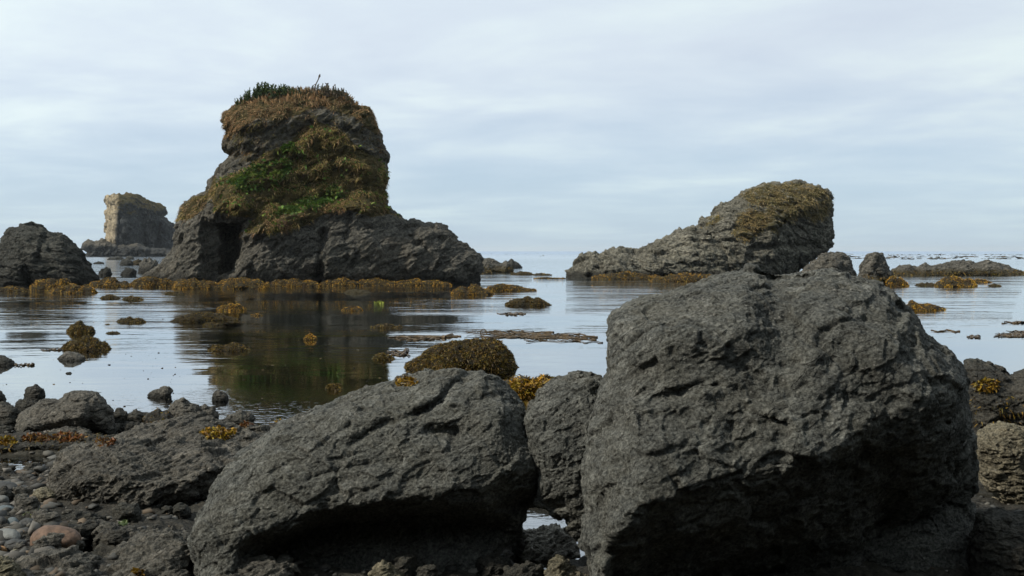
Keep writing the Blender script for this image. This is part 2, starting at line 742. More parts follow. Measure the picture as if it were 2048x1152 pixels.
def leaf_mat(name, gloss=0.6, trans=0.25):
    k = NT(name)
    a = k.n('ShaderNodeAttribute', attribute_name='tint')
    col = a.outputs['Color']
    bs = k.n('ShaderNodeBsdfPrincipled', Roughness=gloss)
    bs.inputs['Specular IOR Level'].default_value = 0.3
    k.put(bs.inputs['Base Color'], col)
    tr = k.n('ShaderNodeBsdfTranslucent')
    k.put(tr.inputs['Color'], col)
    mx = k.n('ShaderNodeMixShader')
    mx.inputs[0].default_value = trans
    k.t.links.new(bs.outputs[0], mx.inputs[1])
    k.t.links.new(tr.outputs[0], mx.inputs[2])
    return k.out(mx.outputs[0])


def plain_mat(name, col, rough=0.8, px=0.01, var=0.5):
    k = NT(name)
    geo = k.n('ShaderNodeNewGeometry')
    n = k.noise(geo.outputs['Position'], 1 / (px * 8), 6, 0.65)
    c = k.mix(k.range(n, 0.3, 0.7), tuple(x * (1 - var) for x in col), tuple(x * (1 + var * 0.6) for x in col))
    b = k.n('ShaderNodeBump', Strength=0.35, Distance=px * 3)
    k.put(b.inputs['Height'], k.noise(geo.outputs['Position'], 1 / (px * 3), 4, 0.7))
    bs = k.n('ShaderNodeBsdfPrincipled', Roughness=rough)
    bs.inputs['Specular IOR Level'].default_value = 0.25
    k.put(bs.inputs['Base Color'], c)
    k.put(bs.inputs['Normal'], b.outputs[0])
    return k.out(bs.outputs[0])


def water_mat():
    k = NT('sea_water')
    geo = k.n('ShaderNodeNewGeometry')
    pos = geo.outputs['Position']
    sep = k.n('ShaderNodeSeparateXYZ')
    k.put(sep.inputs[0], pos)
    y = sep.outputs[1]

    def st(sx, sy):
        m = k.n('ShaderNodeMapping')
        m.inputs['Scale'].default_value = (sx, sy, 1)
        k.put(m.inputs['Vector'], pos)
        return m.outputs[0]
    far = k.range(y, 20.0, 130.0)
    farther = k.range(y, 90.0, 500.0)
    gust = k.range(k.noise(st(0.05, 0.16), 1.0, 4, 0.55), 0.40, 0.66)
    calm = k.range(y, 15.0, 42.0, 0.2, 1.0)
    r1 = k.noise(st(0.9, 2.3), 1.4, 3, 0.5)          # small ripples near
    r2 = k.noise(st(0.22, 0.75), 1.0, 4, 0.55)       # ripples farther
    r3 = k.noise(st(0.03, 0.12), 1.0, 5, 0.6)        # swell at sea
    amp1 = k.math('MULTIPLY', k.math('ADD', k.math('MULTIPLY', gust, 0.9), 0.16), calm)
    h = k.math('MULTIPLY', k.math('MULTIPLY', r1, amp1), 0.028)
    h = k.math('ADD', h, k.math('MULTIPLY', k.math('MULTIPLY', r2, k.math('MULTIPLY', k.math('ADD', gust, 0.12), calm)), 0.055))
    h = k.math('ADD', h, k.math('MULTIPLY', k.math('MULTIPLY', r3, far), 0.35))
    r0 = k.noise(st(5.0, 9.0), 1.0, 2, 0.5)           # chop against the near shore
    h = k.math('ADD', h, k.math('MULTIPLY', k.math('MULTIPLY', r0, k.range(y, 18.5, 14.0)), 0.010))
    b = k.n('ShaderNodeBump', Strength=1.0, Distance=1.0)
    k.put(b.inputs['Height'], h)
    fr = k.n('ShaderNodeFresnel', IOR=1.33)
    k.put(fr.inputs['Normal'], b.outputs[0])
    gl = k.n('ShaderNodeBsdfGlossy')
    k.put(gl.inputs['Color'], k.mix(k.range(y, 120.0, 1200.0), (0.97, 0.985, 1.0), (0.80, 0.86, 0.95)))
    k.put(gl.inputs['Roughness'], k.range(y, 30.0, 400.0, 0.015, 0.16))
    k.put(gl.inputs['Normal'], b.outputs[0])
    tr = k.n('ShaderNodeBsdfTransparent')
    tr.inputs['Color'].default_value = (0.62, 0.66, 0.52, 1)
    deep = k.n('ShaderNodeBsdfDiffuse')
    deep.inputs['Color'].default_value = (0.05, 0.085, 0.11, 1)
    body = k.n('ShaderNodeMixShader')
    k.put(body.inputs[0], k.range(y, 40.0, 160.0))
    k.t.links.new(tr.outputs[0], body.inputs[1])
    k.t.links.new(deep.outputs[0], body.inputs[2])
    mx = k.n('ShaderNodeMixShader')
    k.put(mx.inputs[0], k.math('POWER', fr.outputs[0], k.range(y, 90.0, 700.0, 0.42, 0.9)))
    k.t.links.new(body.outputs[0], mx.inputs[1])
    k.t.links.new(gl.outputs[0], mx.inputs[2])
    return k.out(mx.outputs[0])


MPX = 1 / F
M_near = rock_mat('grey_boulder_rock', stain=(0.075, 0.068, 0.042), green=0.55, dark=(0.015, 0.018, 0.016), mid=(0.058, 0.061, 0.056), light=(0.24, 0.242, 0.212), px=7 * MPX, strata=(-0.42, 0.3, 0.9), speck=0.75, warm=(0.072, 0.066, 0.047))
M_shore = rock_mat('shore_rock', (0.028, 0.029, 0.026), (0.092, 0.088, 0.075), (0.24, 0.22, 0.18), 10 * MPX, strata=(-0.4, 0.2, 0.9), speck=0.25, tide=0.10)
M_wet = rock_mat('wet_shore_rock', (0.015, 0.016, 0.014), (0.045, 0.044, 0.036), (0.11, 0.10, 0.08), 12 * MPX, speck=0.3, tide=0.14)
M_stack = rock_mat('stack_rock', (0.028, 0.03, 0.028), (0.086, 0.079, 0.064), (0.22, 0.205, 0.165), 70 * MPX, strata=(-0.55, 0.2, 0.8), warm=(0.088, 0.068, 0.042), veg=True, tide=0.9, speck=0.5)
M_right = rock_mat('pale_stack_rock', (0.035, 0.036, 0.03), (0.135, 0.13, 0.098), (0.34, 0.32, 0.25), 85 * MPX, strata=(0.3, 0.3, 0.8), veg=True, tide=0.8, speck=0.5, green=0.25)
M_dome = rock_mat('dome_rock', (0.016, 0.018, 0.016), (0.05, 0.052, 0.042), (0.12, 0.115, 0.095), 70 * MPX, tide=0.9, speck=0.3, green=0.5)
M_far = rock_mat('distant_stack_rock', (0.022, 0.028, 0.034), (0.042, 0.05, 0.058), (0.115, 0.115, 0.105), 450 * MPX, strata=(0.7, 0.2, 0.15), veg=True, tide=5.0, speck=0.4, tidecol=(0.05, 0.05, 0.045), pale=(0.80, 0.65, 0.42))  # pale: gold standing in for sunlight on the left face
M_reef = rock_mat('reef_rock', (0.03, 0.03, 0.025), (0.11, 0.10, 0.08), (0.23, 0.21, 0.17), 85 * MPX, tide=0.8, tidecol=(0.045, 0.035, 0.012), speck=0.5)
M_weedrock = rock_mat('weed_underlayer', (0.012, 0.010, 0.004), (0.03, 0.022, 0.006), (0.06, 0.04, 0.01), 30 * MPX, speck=0.0, green=0.1)
M_tan = rock_mat('tan_lumpy_rock', (0.06, 0.053, 0.032), (0.19, 0.165, 0.105), (0.34, 0.30, 0.21), 9 * MPX, speck=0.4, green=0.4, stain=(0.08, 0.09, 0.03))
M_weed = leaf_mat('rockweed_fronds', 0.55, 0.15)
M_grass = leaf_mat('grass_blades', 0.85, 0.25)
M_green = leaf_mat('leaf_green', 0.7, 0.2)
M_water = water_mat()

WEED = np.array(((0.52, 0.28, 0.022), (0.40, 0.205, 0.02), (0.24, 0.13, 0.016), (0.31, 0.215, 0.03), (0.08, 0.04, 0.011)))
WEED_DARK = np.array(((0.15, 0.09, 0.013), (0.09, 0.055, 0.012), (0.085, 0.072, 0.014), (0.045, 0.026, 0.009), (0.18, 0.12, 0.018)))


def pick(pal, n, rng, var=0.25):
    c = pal[rng.randint(0, len(pal), n)]
    return np.clip(c * (1 + var * rng.normal(size=(n, 1))), 0.003, 0.6)


def patchy(pal, p, L, rng, var=0.22):
    """palette entry picked by a slow noise, so that colours come in patches"""
    t = gnoise(p / L + 4.7) * 0.9 + 0.5 + rng.normal(size=len(p)) * 0.22
    i = np.clip((t * len(pal)).astype(int), 0, len(pal) - 1)
    return np.clip(pal[i] * (1 + var * rng.normal(size=(len(p), 1))), 0.003, 0.6)


def add_rock(name, label, cat, r, mat, group=None, veg=None, pale=None, empty=False, parts_name='rock'):
    base = np.array((r.V[:, 0].mean(), r.V[:, 1].mean(), r.V[:, 2].min()))
    attrs = {'veg': veg} if veg is not None else {}
    if pale is not None:
        attrs['pale'] = pale
    me = mk_mesh(name, r.V - base, r.Q, attrs=attrs)
    if empty:
        t = link(name, None, None, None, base)
        me.name = parts_name
        link(parts_name, me, mat, t)
    else:
        t = link(name, me, mat, None, base)
    t.empty_display_size = 0.3
    tag(t, label, cat, group)
    return t


def weed_cover(r, parent, n, lenpx, rng, pal, keep, name='seaweed', wd=0.19):
    p, nn = sample(r, n, keep, rng)
    if not len(p):
        return None
    mpp = r.mpp
    d = nn * 0.36 + rng.normal(size=p.shape) * 0.42
    d[:, 2] -= 0.35
    L = lenpx * mpp * 1.0 * (0.6 + 0.8 * rng.rand(len(p)))
    b = blades(p - nn * mpp * 0.6, d, L, L * wd * (0.7 + 0.6 * rng.rand(len(p))), 0.55, rng, patchy(pal, p, 14 * mpp, rng))
    return tuft_object(name, [b], M_weed, parent)


def auto_outline(u0, u1, vt, vb, rng, peak=0.5, ext=None, pw=0.75, jag=0.10):
    n = 15
    t = np.linspace(0, math.pi, n)
    uc, hw, hh = (u0 + u1) / 2, (u1 - u0) / 2, vb - vt
    x = -np.cos(t)
    s = np.sin(t) ** pw
    sk = (peak - 0.5) * 2 * hw
    j = 1 - jag * rng.rand(n)
    j[np.argmax(s)] = 1
    P = [(uc + hw * a + sk * b * 0.8, vb - hh * b * c) for a, b, c in zip(x, s, j)]
    if ext is None:
        ext = 0.5 * hh + 4
    P += [(u1 + 1, vb + ext), (u0 - 1, vb + ext)]
    return P


def full_outline(u0, u1, v0, v1, rng, jag=0.08, pw=1.0):
    t = np.linspace(0, 2 * math.pi, 18)[:-1]
    c, s = np.cos(t), np.sin(t)
    j = 1 - jag * rng.rand(len(t))
    return [((u0 + u1) / 2 + (u1 - u0) / 2 * np.sign(a) * abs(a) ** pw * q, (v0 + v1) / 2 + (v1 - v0) / 2 * np.sign(b) * abs(b) ** pw * q) for a, b, q in zip(c, s, j)]

#=====MARK=====
# ------------------------------------------------------------------ the setting: sea, sea bed, shore
def grid_mesh(name, rows, cols, zfun, mat):
    """fan shaped sheet: rows = distances, cols = x / y ratios"""
    y = np.repeat(rows[:, None], len(cols), 1)
    x = y * cols[None, :]
    z = zfun(x.ravel(), y.ravel())
    V = np.stack([x.ravel(), y.ravel(), z], 1)
    n = len(cols)
    a = (np.arange(len(rows) - 1)[:, None] * n + np.arange(n - 1)[None, :]).ravel()
    Q = np.stack([a, a + 1, a + n + 1, a + n], 1)
    return link(name, mk_mesh(name, V, Q), mat)


def shore_z(x, y):
    # shoreline distance depends on x: nearer in the middle of the left bay, farther behind the big boulders
    u = x / y * F + CX
    line = np.interp(u, [-600, 0, 250, 420, 520, 700, 1000, 1250, 1900, 2400, 3000], [15.5, 14.2, 13.9, 13.6, 12.6, 12.6, 14.5, 16, 15, 15.5, 16])
    p = np.stack([x, y, 0 * x], 1)
    t = line - y
    z = np.where(t > 0, 0.06 * smooth(0, 3.0, t), -0.75 * smooth(0, 7, -t))
    z += 0.07 * fbm(p / 1.5 + 3.3, 4) + 0.05 * facet(p / 0.55 + 1.7) + 0.05 * facet(p / 0.3 + 5.1) + 0.02 * facet(p / 0.12) + 0.02 * ridged(p / 0.22, 2)
    # tide pools
    for (pu, pv, ru, rv) in ((48, 932, 80, 14), (180, 1106, 26, 16), (300, 862, 40, 9), (500, 1070, 110, 22), (1090, 1032, 70, 14), (560, 845, 40, 7), (1100, 1070, 70, 40)):
        c = at(pu, pv, ydist(pv))
        rx = ru * c[1] / F
        ry = ydist(pv - rv) - ydist(pv + rv)
        z -= 0.28 * np.exp(-((x - c[0]) / rx) ** 4 - ((y - c[1]) / ry * 1.6) ** 4)
    return z - 1.6 * smooth(20, 27, y)


M_bed = NT('sea_bed_rock')
def _bed():
    k = M_bed
    geo = k.n('ShaderNodeNewGeometry')
    pos = geo.outputs['Position']
    n1 = k.noise(pos, 0.5, 6, 0.65, 0.5)
    n2 = k.noise(pos, 4.0, 5, 0.7)
    c = k.ramp(n1, [(0.35, (0.016, 0.026, 0.013)), (0.5, (0.055, 0.07, 0.024)), (0.65, (0.11, 0.095, 0.035))])
    c = k.mix(k.range(n2, 0.35, 0.65, 0.0, 0.8), c, (0.05, 0.05, 0.025))
    bs = k.n('ShaderNodeBsdfDiffuse')
    k.put(bs.inputs['Color'], c)
    return k.out(bs.outputs[0])
M_bed = _bed()

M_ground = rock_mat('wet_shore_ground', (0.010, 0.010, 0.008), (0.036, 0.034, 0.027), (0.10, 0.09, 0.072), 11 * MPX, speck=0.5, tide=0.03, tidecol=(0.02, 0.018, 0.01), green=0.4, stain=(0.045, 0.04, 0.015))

rows = np.concatenate([2.2 * (27 / 2.2) ** np.linspace(0, 1, 420)])
cols = np.concatenate([np.linspace(-4, -0.62, 50)[:-1], np.linspace(-0.62, 0.62, 560), np.linspace(0.62, 4, 50)[1:]])
tag(grid_mesh('shore_ground', rows, cols, shore_z, M_ground), kind='structure')

rows = np.concatenate([np.linspace(-200, 20, 6), 24 * (9000 / 24) ** np.linspace(0, 1, 60)])
def flat_sheet(name, z, x, y, mat):
    X, Y = np.meshgrid(x, y)
    V = np.stack([X.ravel(), Y.ravel(), np.full(X.size, z)], 1)
    n = len(x)
    a = (np.arange(len(y) - 1)[:, None] * n + np.arange(n - 1)[None, :]).ravel()
    return link(name, mk_mesh(name, V, np.stack([a, a + 1, a + n + 1, a + n], 1)), mat)
tag(flat_sheet('sea_bed', -0.95, np.linspace(-9000, 9000, 19), np.linspace(-300, 12000, 15), M_bed), kind='structure')
tag(flat_sheet('sea', 0.0, np.linspace(-9000, 9000, 19), np.linspace(-300, 12000, 15), M_water), kind='structure')

bx, by = np.meshgrid(np.linspace(-45, 45, 160), np.linspace(-13, 2.6, 40))
bp = np.stack([bx.ravel(), by.ravel(), 0 * bx.ravel()], 1)
bzz = 0.10 + 0.10 * fbm(bp / 1.6, 3) + 0.012 * (2.6 - by.ravel())
a = (np.arange(39)[:, None] * 160 + np.arange(159)[None, :]).ravel()
tag(link('beach', mk_mesh('beach', np.stack([bp[:, 0], bp[:, 1], bzz], 1), np.stack([a, a + 1, a + 161, a + 160], 1)), M_ground), kind='structure')
# unseen bluff added behind and right of the camera to shut out sky light
M_sky_blocker = plain_mat('sky_blocker_earth', (0.03, 0.034, 0.024), 0.95, 0.4, 0.6)
bpath = np.array(((-95, -16), (-60, -12), (-25, -9.5), (4, -8.5), (13, -5.5), (19, 0), (24, 6), (30, 12), (40, 16)), float)
sx = np.concatenate([[0], np.cumsum(np.linalg.norm(np.diff(bpath, axis=0), axis=1))])
ss = np.linspace(0, sx[-1], 70)
bxx, byy = np.interp(ss, sx, bpath[:, 0]), np.interp(ss, sx, bpath[:, 1])
nxx, nyy = np.gradient(byy, ss), -np.gradient(bxx, ss)
T, S_ = np.meshgrid(np.linspace(0, 1, 24), ss, indexing='ij')
g3 = np.stack([S_.ravel(), T.ravel() * 6, 0 * T.ravel()], 1)
Hh = 17 + 4 * gnoise(np.stack([S_.ravel() / 14, 0 * S_.ravel() + 3, 0 * S_.ravel()], 1)).reshape(T.shape)
off_ = 8 * T + 1.5 * gnoise(g3 / 5).reshape(T.shape)
X = bxx[None] + nxx[None] * off_
Yb = byy[None] + nyy[None] * off_
Zb = -1.0 + Hh * T
a = (np.arange(23)[:, None] * 70 + np.arange(69)[None, :]).ravel()
tag(link('sky_blocker_bluff', mk_mesh('sky_blocker_bluff', np.stack([X.ravel(), Yb.ravel(), Zb.ravel()], 1), np.stack([a, a + 1, a + 71, a + 70], 1)), M_sky_blocker), kind='structure')

# ------------------------------------------------------------------ the great stack on the left
rng = np.random.RandomState(11)
MAIN = [(285, 556), (305, 542), (330, 515), (345, 500), (352, 470), (357, 432), (365, 408), (386, 394), (412, 385), (417, 362), (432, 352), (445, 330),
        (462, 312), (450, 301), (447, 287), (453, 268), (448, 246), (452, 228), (476, 208), (505, 198), (545, 191), (600, 183), (645, 184),
        (690, 194), (714, 209), (738, 215), (749, 240), (758, 262), (763, 290), (775, 320), (778, 352), (772, 382), (773, 414), (790, 428), (803, 438),
        (838, 443), (850, 446), (862, 442), (884, 449), (905, 465), (918, 482), (945, 494), (962, 512), (966, 535), (958, 566), (950, 600), (600, 615), (280, 610)]
ST_MAIN = (-0.55, 0.2, 0.8)
main = shape_rock(MAIN, 74.0, 4.2, 4.5, w=75, step=3.4, n_amp=6, n_len=70, fs=46, strata=ST_MAIN, det=1.0, zmin=-1.2,
                  feats=[(446, 404, 48, 36, 1.5, 4), (640, 300, 150, 118, -1.2, 5), (620, 390, 130, 35, -0.3, 4),
                         (560, 510, 90, 75, 0.7, 4), (720, 520, 70, 60, 0.7, 4), (860, 520, 70, 45, 0.3, 4), (675, 530, 45, 55, 0.5, 4), (385, 500, 35, 60, 0.7, 5)],
                  slant=(540, 0.12, 0.16), recess=[([(438, 447), (484, 444), (483, 480), (480, 520), (466, 546), (440, 552), (446, 500)], 3.0, 4), ([(404, 447), (484, 444), (480, 520), (466, 550), (408, 552)], 0.9, 12)],
                  cracks=[([(585, 300), (640, 268), (700, 298)], 11, -0.35), ([(590, 350), (680, 325), (770, 345)], 10, -0.35), ([(470, 372), (560, 352), (600, 372)], 10, -0.35), ([(440, 415), (500, 405), (560, 385), (660, 380), (760, 392)], 10, -0.3), ([(490, 470), (570, 445), (650, 415), (760, 412)], 12, -0.7), ([(470, 255), (560, 240), (640, 228), (740, 255)], 9, -0.2), ([(560, 275), (640, 245), (700, 262), (750, 290)], 9, 0.2), ([(470, 300), (520, 310), (460, 345)], 10, 0.25),
                          ([(646, 465), (640, 520), (640, 565)], 7, 0.8), ([(575, 470), (545, 500)], 5, 0.4), ([(700, 430), (690, 480)], 6, 0.4),
                          ([(830, 445), (825, 470), (850, 500)], 6, 0.5), ([(715, 510), (700, 535)], 5, 0.5)])
mu, mv, _ = project(*main.V.T)
FRONT = main.N[:, 1] < 0.45
CAP = [(440, 250), (445, 222), (476, 200), (540, 184), (600, 176), (690, 186), (742, 208), (765, 262), (752, 275), (735, 262), (706, 236), (670, 226), (640, 215), (600, 232), (560, 245), (515, 240), (480, 262), (455, 285)]
MID = [(490, 335), (530, 300), (575, 285), (600, 258), (640, 240), (690, 262), (720, 295), (760, 315), (778, 350), (776, 395), (765, 408), (700, 408), (640, 405), (590, 425), (520, 440), (470, 437), (428, 425), (415, 380), (445, 352)]
LEDGE = [(482, 470), (505, 430), (580, 400), (680, 395), (765, 402), (800, 434), (775, 432), (745, 438), (700, 425), (650, 432), (610, 455), (560, 468), (510, 472)]
SHO = [(352, 445), (362, 408), (388, 390), (412, 386), (425, 350), (440, 350), (432, 375), (410, 420), (385, 440)]
GREEN1 = [(455, 365), (510, 330), (560, 308), (590, 320), (575, 350), (540, 375), (490, 385)]
GREEN2 = [(540, 430), (580, 405), (640, 385), (670, 370), (690, 395), (640, 415), (590, 430)]
GREEN3 = [(545, 300), (580, 285), (600, 300), (570, 312)]
vegm = np.zeros(len(mu))
for P in (CAP, MID, LEDGE, SHO):
    vegm = np.maximum(vegm, np.where(in_poly(mu, mv, P), smooth(-1, 8, seg_dist(mu, mv, P)), 0) * 0.9)
vegm = np.maximum(vegm, 0.42 * (1 - smooth(300, 420, mv)))
vegm[mv < 205] = np.maximum(vegm[mv < 205], 0.9)
stack = add_rock('sea_stack', 'tall flat topped sea stack with grassy face and square cave at its foot', 'sea stack', main, M_stack, veg=vegm, empty=True)

DRY = np.array(((0.33, 0.205, 0.10), (0.27, 0.155, 0.072), (0.18, 0.11, 0.052), (0.38, 0.27, 0.14), (0.11, 0.07, 0.038)))
OLIVE = np.array(((0.21, 0.175, 0.045), (0.29, 0.21, 0.075), (0.14, 0.135, 0.03), (0.34, 0.25, 0.095), (0.09, 0.085, 0.024)))
LEAF = np.array(((0.055, 0.11, 0.016), (0.09, 0.16, 0.024), (0.04, 0.075, 0.016), (0.13, 0.17, 0.03)))


def region(P, out=(), fade=8, up=-0.35, bare=0.0):
    def keep(c, n):
        u, v, _ = project(*c.T)
        m = in_poly(u, v, P) & (n[:, 1] < 0.6) & (n[:, 2] > up)
        w = m * (0.25 + 0.75 * smooth(0, fade, seg_dist(u, v, P)))
        w = w * smooth(-0.2 + bare, 0.2 + bare, gnoise(c / 1.5 + 2.2) + 0.5 * gnoise(c / 0.5)) + 0.05 * w
        for q in out:
            w = w * ~in_poly(u, v, q)
        return w
    return keep


def grass_patch(r, P, n, lenpx, pal, rng, out=(), hang=0.5, wd=0.10, up=-0.35, bare=0.0):
    p, nn = sample(r, n, region(P, out, up=up, bare=bare), rng)
    d = nn * 0.5 + rng.normal(size=p.shape) * 0.33
    d[:, 2] += 0.3
    L = lenpx * r.mpp * (0.5 + rng.rand(len(p)))
    return blades(p - nn * 0.03, d, L, np.maximum(L * wd, 0.75 * r.mpp) * (0.7 + 0.6 * rng.rand(len(p))), hang * 1.6, rng, patchy(pal, p, 26 * r.mpp, rng))


def top_keep(vmax):
    def keep(c, n):
        u, v, _ = project(*c.T)
        return ((v < vmax) & (n[:, 2] > 0.1)) * smooth(-0.3, 0.1, gnoise(c / 0.9))
    return keep


BAND = [(448, 270), (520, 238), (600, 225), (690, 232), (760, 270), (770, 310), (700, 300), (640, 262), (560, 300), (480, 330), (460, 310)]
g_parts = [grass_patch(main, CAP, 18000, 6.5, DRY, rng, hang=0.8), grass_patch(main, BAND, 2600, 7, np.concatenate([DRY * 0.7, OLIVE * 0.7]), rng, hang=0.9, bare=0.22)]
p, nn = sample(main, 2500, top_keep(212), rng)
d = nn * 0.4 + rng.normal(size=p.shape) * 0.3
d[:, 2] += 0.8
L = 10 * main.mpp * (0.5 + rng.rand(len(p)))
g_parts.append(blades(p, d, L, L * 0.12, 0.5, rng, patchy(DRY, p, 0.8, rng)))
o = tuft_object('dry_grass', g_parts, M_grass, stack)
tag(o, 'dry reddish brown grass hanging over the top edge', kind='stuff')
o = tuft_object('tussock_grass', [grass_patch(main, MID, 23000, 6.3, OLIVE, rng, out=(), hang=0.9, bare=-0.05), grass_patch(main, MID, 6000, 7.5, DRY, rng, hang=0.9)], M_grass, stack)
tag(o, 'olive and straw coloured tussock grass on the face', kind='stuff')
o = tuft_object('ledge_grass', [grass_patch(main, LEDGE, 10000, 7.5, np.concatenate([OLIVE, DRY]), rng, hang=0.8), grass_patch(main, SHO, 3000, 7, np.concatenate([OLIVE, DRY]), rng, hang=0.8)], M_grass, stack)
tag(o, 'straw coloured grass on the lower ledge', kind='stuff')
lp = []
for P, n in ((GREEN1, 4200), (GREEN2, 4200), (GREEN3, 500), (LEDGE, 300), (MID, 900)):
    lp.append(grass_patch(main, P, n, 8, LEAF, rng, hang=0.4, wd=0.45))
o = tuft_object('green_leaves', lp, M_green, stack)
tag(o, 'bright green leafy plants low on the face', kind='stuff')


def shrub(name, label, cat, u0, u1, base_v, heights, Y, n, pal, stem_col, rng, dens=26, depth=2.2, spread=0.16):
    """a stand of upright leafy shoots"""
    VS = []
    c0 = at((u0 + u1) / 2, base_v((u0 + u1) / 2), Y)
    t = link(name, None, None, None, c0)
    tag(t, label, cat)
    st, lf = [], []
    for i in range(n):
        u = u0 + (u1 - u0) * rng.rand()
        yy = Y + (rng.rand() - 0.5) * depth
        b = at(u, base_v(u), Y)
        b[1] = yy
        H = heights(u) * Y / F * (0.65 + 0.45 * rng.rand())
        b[2] -= 0.1
        k = dens
        s = rng.rand(k) ** 0.8
        lean = rng.normal(size=3) * spread
        lean[2] = 0
        p = b + np.outer(s, np.array((0, 0, H)) + lean * H)
        d = rng.normal(size=(k, 3)) * 0.55
        d[:, 2] += 0.9
        L = (0.16 + 0.16 * (1 - s)) * (0.6 + 0.8 * rng.rand(k)) * max(0.6, H)
        lf.append(blades(p, d, L, L * 0.32, 0.1, rng, pick(pal, k, rng)))
        q = np.array([b])
        st.append(blades(q, np.array([np.array((0, 0, 1.0)) + lean]), np.array([H]), np.array([0.05]), 0, rng, np.array([stem_col])))
    tuft_object('stem', st, M_grass, t)
    tuft_object('foliage', lf, M_green, t)
    return t


top_v = lambda u: float(np.interp(u, [470, 505, 545, 600, 645, 690, 714], [212, 199, 193, 186, 186, 196, 212])) + 4
shrub('evergreen_shrub', 'dense dark green shrub of upright shoots on the left of the tall stack top', 'shrub', 474, 590, top_v,
      lambda u: 1.0 * float(np.interp(u, [470, 490, 520, 545, 570, 592], [10, 20, 32, 30, 26, 14])), 74, 150, np.array(((0.03, 0.055, 0.018), (0.05, 0.085, 0.025), (0.02, 0.035, 0.014), (0.075, 0.10, 0.03))), (0.06, 0.045, 0.03), rng)
shrub('withered_shrub', 'withered grey brown shrub of upright shoots on the right of the tall stack top', 'shrub', 617, 702, top_v,
      lambda u: 1.1 * float(np.interp(u, [617, 640, 660, 690, 703], [14, 18, 22, 20, 10])), 74, 90, np.array(((0.10, 0.085, 0.055), (0.13, 0.10, 0.07), (0.07, 0.065, 0.04), (0.06, 0.07, 0.03))), (0.09, 0.075, 0.06), rng, spread=0.1)
shrub('low_shrub', 'small sparse shoots in the gap between the two shrubs on the tall stack', 'shrub', 591, 609, top_v,
      lambda u: 14.0, 74, 8, np.array(((0.08, 0.075, 0.04), (0.05, 0.06, 0.025))), (0.07, 0.06, 0.045), rng)


def tube(pts, rad, seg=6):
    pts = np.asarray(pts, float)
    rad = np.broadcast_to(np.asarray(rad, float), (len(pts),))
    tn = np.gradient(pts, axis=0)
    tn /= np.maximum(np.linalg.norm(tn, axis=1, keepdims=True), 1e-9)
    ref = np.array((0.13, 0.21, 0.97)) if abs(tn[:, 2]).mean() < 0.7 else np.array((0.97, 0.2, 0.1))
    a = np.cross(tn, ref)
    a /= np.maximum(np.linalg.norm(a, axis=1, keepdims=True), 1e-9)
    b = np.cross(tn, a)
    th = np.arange(seg) * 2 * math.pi / seg
    V = (pts[:, None] + rad[:, None, None] * (np.cos(th)[None, :, None] * a[:, None] + np.sin(th)[None, :, None] * b[:, None])).reshape(-1, 3)
    i = np.arange(len(pts) - 1)[:, None] * seg
    j = np.arange(seg)[None, :]
    Q = np.stack([i + j, i + (j + 1) % seg, i + seg + (j + 1) % seg, i + seg + j], -1).reshape(-1, 4)
    return V, Q


def join(parts):
    V, Q, n = [], [], 0
    for v, q in parts:
        V.append(v)
        Q.append(q + n)
        n += len(v)
    return np.concatenate(V), np.concatenate(Q)


M_twig = plain_mat('bleached_twig', (0.08, 0.06, 0.045), px=0.03)
tw = [at(*q, 73.5) for q in ((626, 190), (628, 180), (632, 168), (637, 158), (639, 151))]
V, Q = join([tube(tw, [0.06, 0.055, 0.045, 0.04, 0.08]), tube([at(639, 153, 73.5), at(640, 148, 73.5)], [0.09, 0.03]), tube([tw[2], at(624, 172, 73.5)], [0.03, 0.015])])
b = V.min(0)
tag(link('dead_branch', mk_mesh('dead_branch', V - b, Q), M_twig, None, b), 'bare crooked dead branch sticking up above the tall stack', 'branch')

# ------------------------------------------------------------------ dome rock at the left edge
dome = shape_rock([(-30, 520), (-12, 500), (0, 487), (8, 472), (18, 458), (35, 452), (60, 450), (85, 453), (100, 464), (122, 468), (140, 480), (160, 498), (170, 512), (178, 530),
                   (190, 548), (200, 560), (205, 600), (-40, 610)], 72, 3.2, 3.2, w=70, step=3.2, n_amp=5, n_len=50, fs=36, zmin=-1.2,
                  cracks=[([(50, 540), (60, 575)], 5, 0.8), ([(90, 470), (75, 520)], 5, 0.3)], strata=(0.2, 0.3, 0.9))
add_rock('dome_rock', 'dark rounded dome rock at the left edge of the bay', 'rock', dome, M_dome)

# ------------------------------------------------------------------ distant stack
far = shape_rock([(212, 401), (215, 393), (226, 390), (250, 388), (275, 389), (289, 399), (300, 405), (318, 409), (332, 414), (335, 427), (326, 432), (338, 440), (349, 446), (354, 456),
                  (351, 480), (348, 520), (206, 520), (209, 490), (211, 465), (213, 440), (211, 425), (215, 415)], 450, 22, 14, w=20, slant=(236, 1.1, 0.95), step=2.0, n_amp=3, n_len=34, fs=26, zmin=-2,
                 feats=[(300, 485, 30, 35, -5, 4), (262, 440, 14, 60, 2, 3)], cracks=[([(318, 450), (315, 500)], 4, 3), ([(285, 440), (290, 500)], 4, 2.5), ([(240, 440), (235, 500)], 3, 2.5)], strata=(0.5, 0.2, 0.5))
fu, fv, _ = project(*far.V.T)
fveg = np.where((far.N[:, 2] > 0.25) & (fv < 430), 0.9, 0.0) + np.where((fv < 412) & (fu > 222), 0.35, 0)
add_rock('distant_sea_stack', 'distant flat topped sea stack with pale golden sunlit left face', 'sea stack', far, M_far, veg=fveg, pale=1 - smooth(226, 238, fu + (fv - 440) * 0.06))  # sunlit look of the left face painted in through the mask
footr = shape_rock([(163, 498), (166, 486), (176, 480), (190, 484), (205, 477), (216, 484), (235, 492), (262, 490), (275, 488), (300, 497), (345, 500), (348, 507), (348, 516), (164, 516), (178, 505)], 428, 6, 8, w=9, step=1.6, n_amp=2.5, n_len=14, fs=12, zmin=-2)
